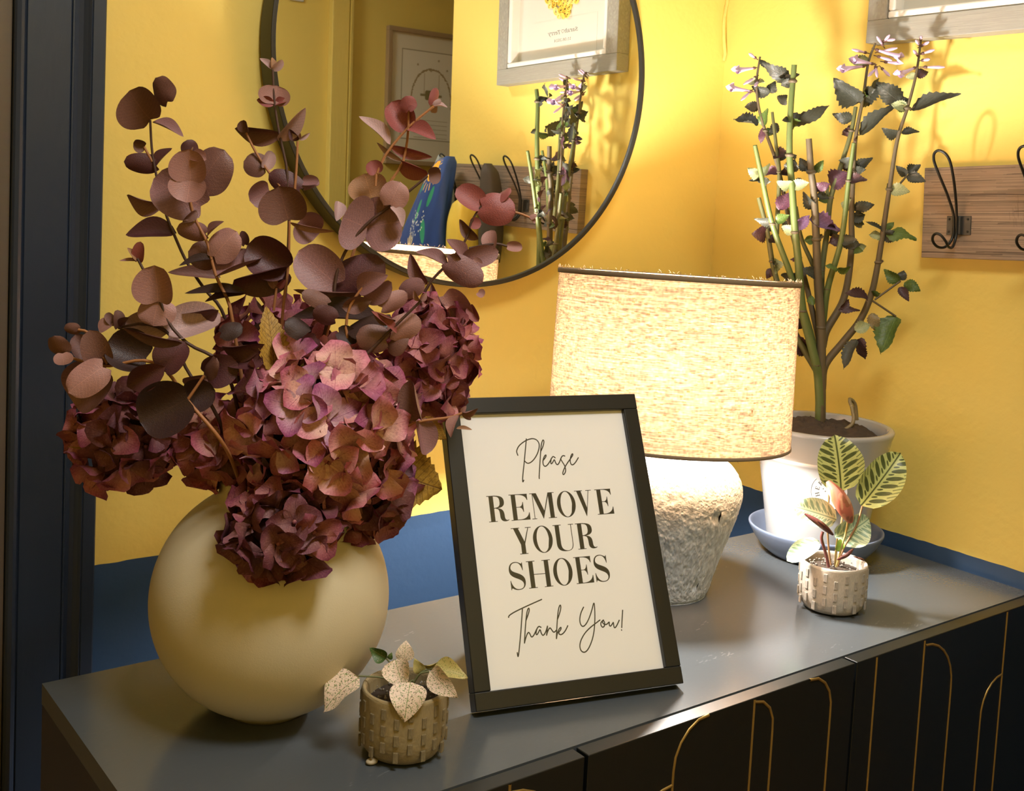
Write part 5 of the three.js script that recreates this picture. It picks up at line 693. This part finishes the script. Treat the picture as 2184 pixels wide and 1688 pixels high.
// ------------------------------------------------------------------ second picture on the opposite wall (seen in the mirror)
{
  const t = thing('nursery_picture', 'light wood framed pale print of an arch and swing on the opposite wall', 'picture', [.575, 1.72, 1.9995], Math.PI);
  const W = .375, Hh = .475, b = .016, wm = std(L3(.42, .29, .15), .5);
  for (const [w, h, x, y] of [[W, b, 0, -Hh / 2 + b / 2], [W, b, 0, Hh / 2 - b / 2], [b, Hh - 2 * b, -W / 2 + b / 2, 0], [b, Hh - 2 * b, W / 2 - b / 2, 0]]) part('frame_rail', box(w, h, .022, x, y, .011, .002), wm, t);
  const tex = canvasTex(512, 640, (c, w, h) => {
    c.fillStyle = '#e9dfc6'; c.fillRect(0, 0, w, h); c.strokeStyle = '#a89a78'; c.lineWidth = 5; c.strokeRect(70, 80, w - 140, h - 190);
    c.fillStyle = '#ece4d0'; c.fillRect(73, 83, w - 146, h - 196);
    c.fillStyle = '#a89060'; for (let k = 0; k < 160; k++) { const a = Math.PI * (1.06 - 1.12 * k / 159) * 1.0, r = 118 + 5 * hash(k, 1); c.beginPath(); c.arc(w / 2 + r * Math.cos(a) * 1.05, 330 - r * Math.sin(a) * 1.35, 2 + 3 * hash(k, 2), 0, 7); c.fill(); }
    c.strokeStyle = '#b29a70'; c.lineWidth = 3; for (const x of [210, 302]) { c.beginPath(); c.moveTo(x, 190); c.lineTo(x, 300); c.stroke(); }
    c.fillStyle = '#9a8a5c'; c.fillRect(190, 295, 135, 12); c.fillStyle = '#c98c50'; c.beginPath(); c.roundRect(215, 278, 46, 110, 16); c.fill(); c.fillStyle = '#8f8152'; c.beginPath(); c.roundRect(252, 276, 44, 50, 12); c.fill();
    c.fillStyle = '#b5a27a'; for (const [x, y] of [[215, 120], [160, 165], [262, 175], [345, 150]]) { c.beginPath(); c.arc(x, y, 6, 0, 7); c.fill(); }
    c.strokeStyle = '#c0b08c'; c.lineWidth = 3; for (let k = 0; k < 5; k++) { c.beginPath(); c.moveTo(150, 430 + k * 22); c.lineTo(360, 430 + k * 22); c.stroke(); }
  });
  part('print', box(W - 2 * b, Hh - 2 * b, .002, 0, 0, .008), std(0xffffff, .7, { map: tex }), t);
}

// ------------------------------------------------------------------ clothes on the far hooks (seen in the mirror)
function garment(name, label, cat, mat, rows, folds, sd, extra) {        // rows: y, z centre, x centre, half width along z, half depth along x
  const n = 40, m = rows.length * 5, pos = [], uv = [], idx = [];
  const cur = new THREE.CatmullRomCurve3(rows.map((r) => V(r[0], r[1], r[2]))), cw = new THREE.CatmullRomCurve3(rows.map((r) => V(r[3], r[4], 0)));
  for (let j = 0; j <= m; j++) for (let i = 0; i <= n; i++) {
    const p = cur.getPoint(j / m), w = cw.getPoint(j / m), a = i / n * Math.PI * 2, f = 1 + folds * Math.sin(a * 5 + j * .16 + sd) * Math.min(1, j / 6) + .3 * folds * Math.sin(a * 11 - j * .3 + sd * 2);
    pos.push(p.z - Math.sin(a) * w.y * f * -1, p.x, p.y + Math.cos(a) * w.x * f); uv.push(.5 - Math.cos(a) * .5, 1 - j / m);
  }
  for (let j = 0; j < m; j++) for (let i = 0; i < n; i++) { const a = j * (n + 1) + i, b = a + 1, c = a + n + 1, d = c + 1; idx.push(a, c, d, a, d, b); }
  const g = new THREE.BufferGeometry(); g.setAttribute('position', new THREE.Float32BufferAttribute(pos, 3)); g.setAttribute('uv', new THREE.Float32BufferAttribute(uv, 2)); g.setIndex(idx); g.computeVertexNormals();
  const t = thing(name, label, cat, [0, rows[0][0], rows[0][1]], 0, 'clothes on the hook rail'); g.translate(0, -rows[0][0], -rows[0][1]);
  part('cloth', g, mat, t); if (extra) extra(t); return t;
}
{
  const blue = canvasTex(512, 768, (c, w, h) => {
    c.fillStyle = '#24478f'; c.fillRect(0, 0, w, h);
    c.fillStyle = '#f2b726'; c.beginPath(); c.arc(300, 190, 74, 0, 7); c.fill(); c.strokeStyle = '#f3c860'; c.lineWidth = 9;
    for (let k = 0; k < 16; k++) { const a = k / 16 * 6.283; c.beginPath(); c.moveTo(300 + 86 * Math.cos(a), 190 + 86 * Math.sin(a)); c.lineTo(300 + 124 * Math.cos(a), 190 + 124 * Math.sin(a)); c.stroke(); }
    c.fillStyle = '#2f9a78'; for (const [x, y, q] of [[190, 300, 1.3], [390, 330, .4], [270, 390, .3], [380, 470, -.4]]) { c.save(); c.translate(x, y); c.rotate(q); c.beginPath(); c.ellipse(0, 0, 22, 48, 0, 0, 7); c.fill(); c.restore(); }
    c.fillStyle = '#ef8a66'; c.fillRect(130, 240, 46, 70); c.fillStyle = '#eef2ea'; for (let k = 0; k < 60; k++) { c.beginPath(); c.arc(200 + 170 * hash(k, 1), 390 + 110 * hash(k, 2), 4, 0, 7); c.fill(); }
    c.strokeStyle = '#f0d9a0'; c.lineWidth = 10; for (let k = 0; k < 5; k++) { c.beginPath(); c.moveTo(225, 560); c.lineTo(190 + k * 24, 480 + 10 * Math.abs(k - 2)); c.stroke(); }
  });
  garment('rain_jacket', 'blue child jacket with sun and leaf print on the hook rail', 'jacket', std(0xffffff, .6, { map: blue }), [[1.448, .845, -.1, .006, .012], [1.435, .855, -.104, .022, .024], [1.39, .875, -.112, .045, .032], [1.32, .90, -.116, .062, .036], [1.24, .925, -.118, .082, .038], [1.1, .925, -.118, .092, .038], [.98, .92, -.118, .095, .038]], .07, 1);
  garment('grey_hood', 'grey hooded top behind the blue jacket on the hook rail', 'clothing', std(L3(.42, .45, .44), .85), [[1.455, .925, -.072, .006, .01], [1.437, .93, -.066, .02, .018], [1.38, .94, -.055, .036, .018], [1.2, .95, -.045, .046, .02], [1.0, .955, -.045, .046, .02]], .08, 3);
  garment('yellow_coat', 'yellow coat hanging low beside the blue jacket', 'coat', std(L3(.72, .53, .07), .6), [[1.35, .795, -.085, .012, .015], [1.335, .795, -.088, .03, .028], [1.29, .795, -.09, .04, .036], [1.22, .795, -.09, .043, .038], [1.05, .79, -.09, .044, .038], [.97, .79, -.09, .044, .038]], .06, 5);
  garment('dark_bag', 'dark brown bag hanging on the hook rail beside yellow coat', 'bag', std(L3(.05, .04, .03), .7), [[1.43, .725, -.075, .008, .01], [1.41, .722, -.072, .022, .02], [1.36, .72, -.068, .028, .026], [1.27, .718, -.066, .03, .028], [1.2, .718, -.066, .024, .024]], .05, 7);
}
renderer.render(scene, camera);
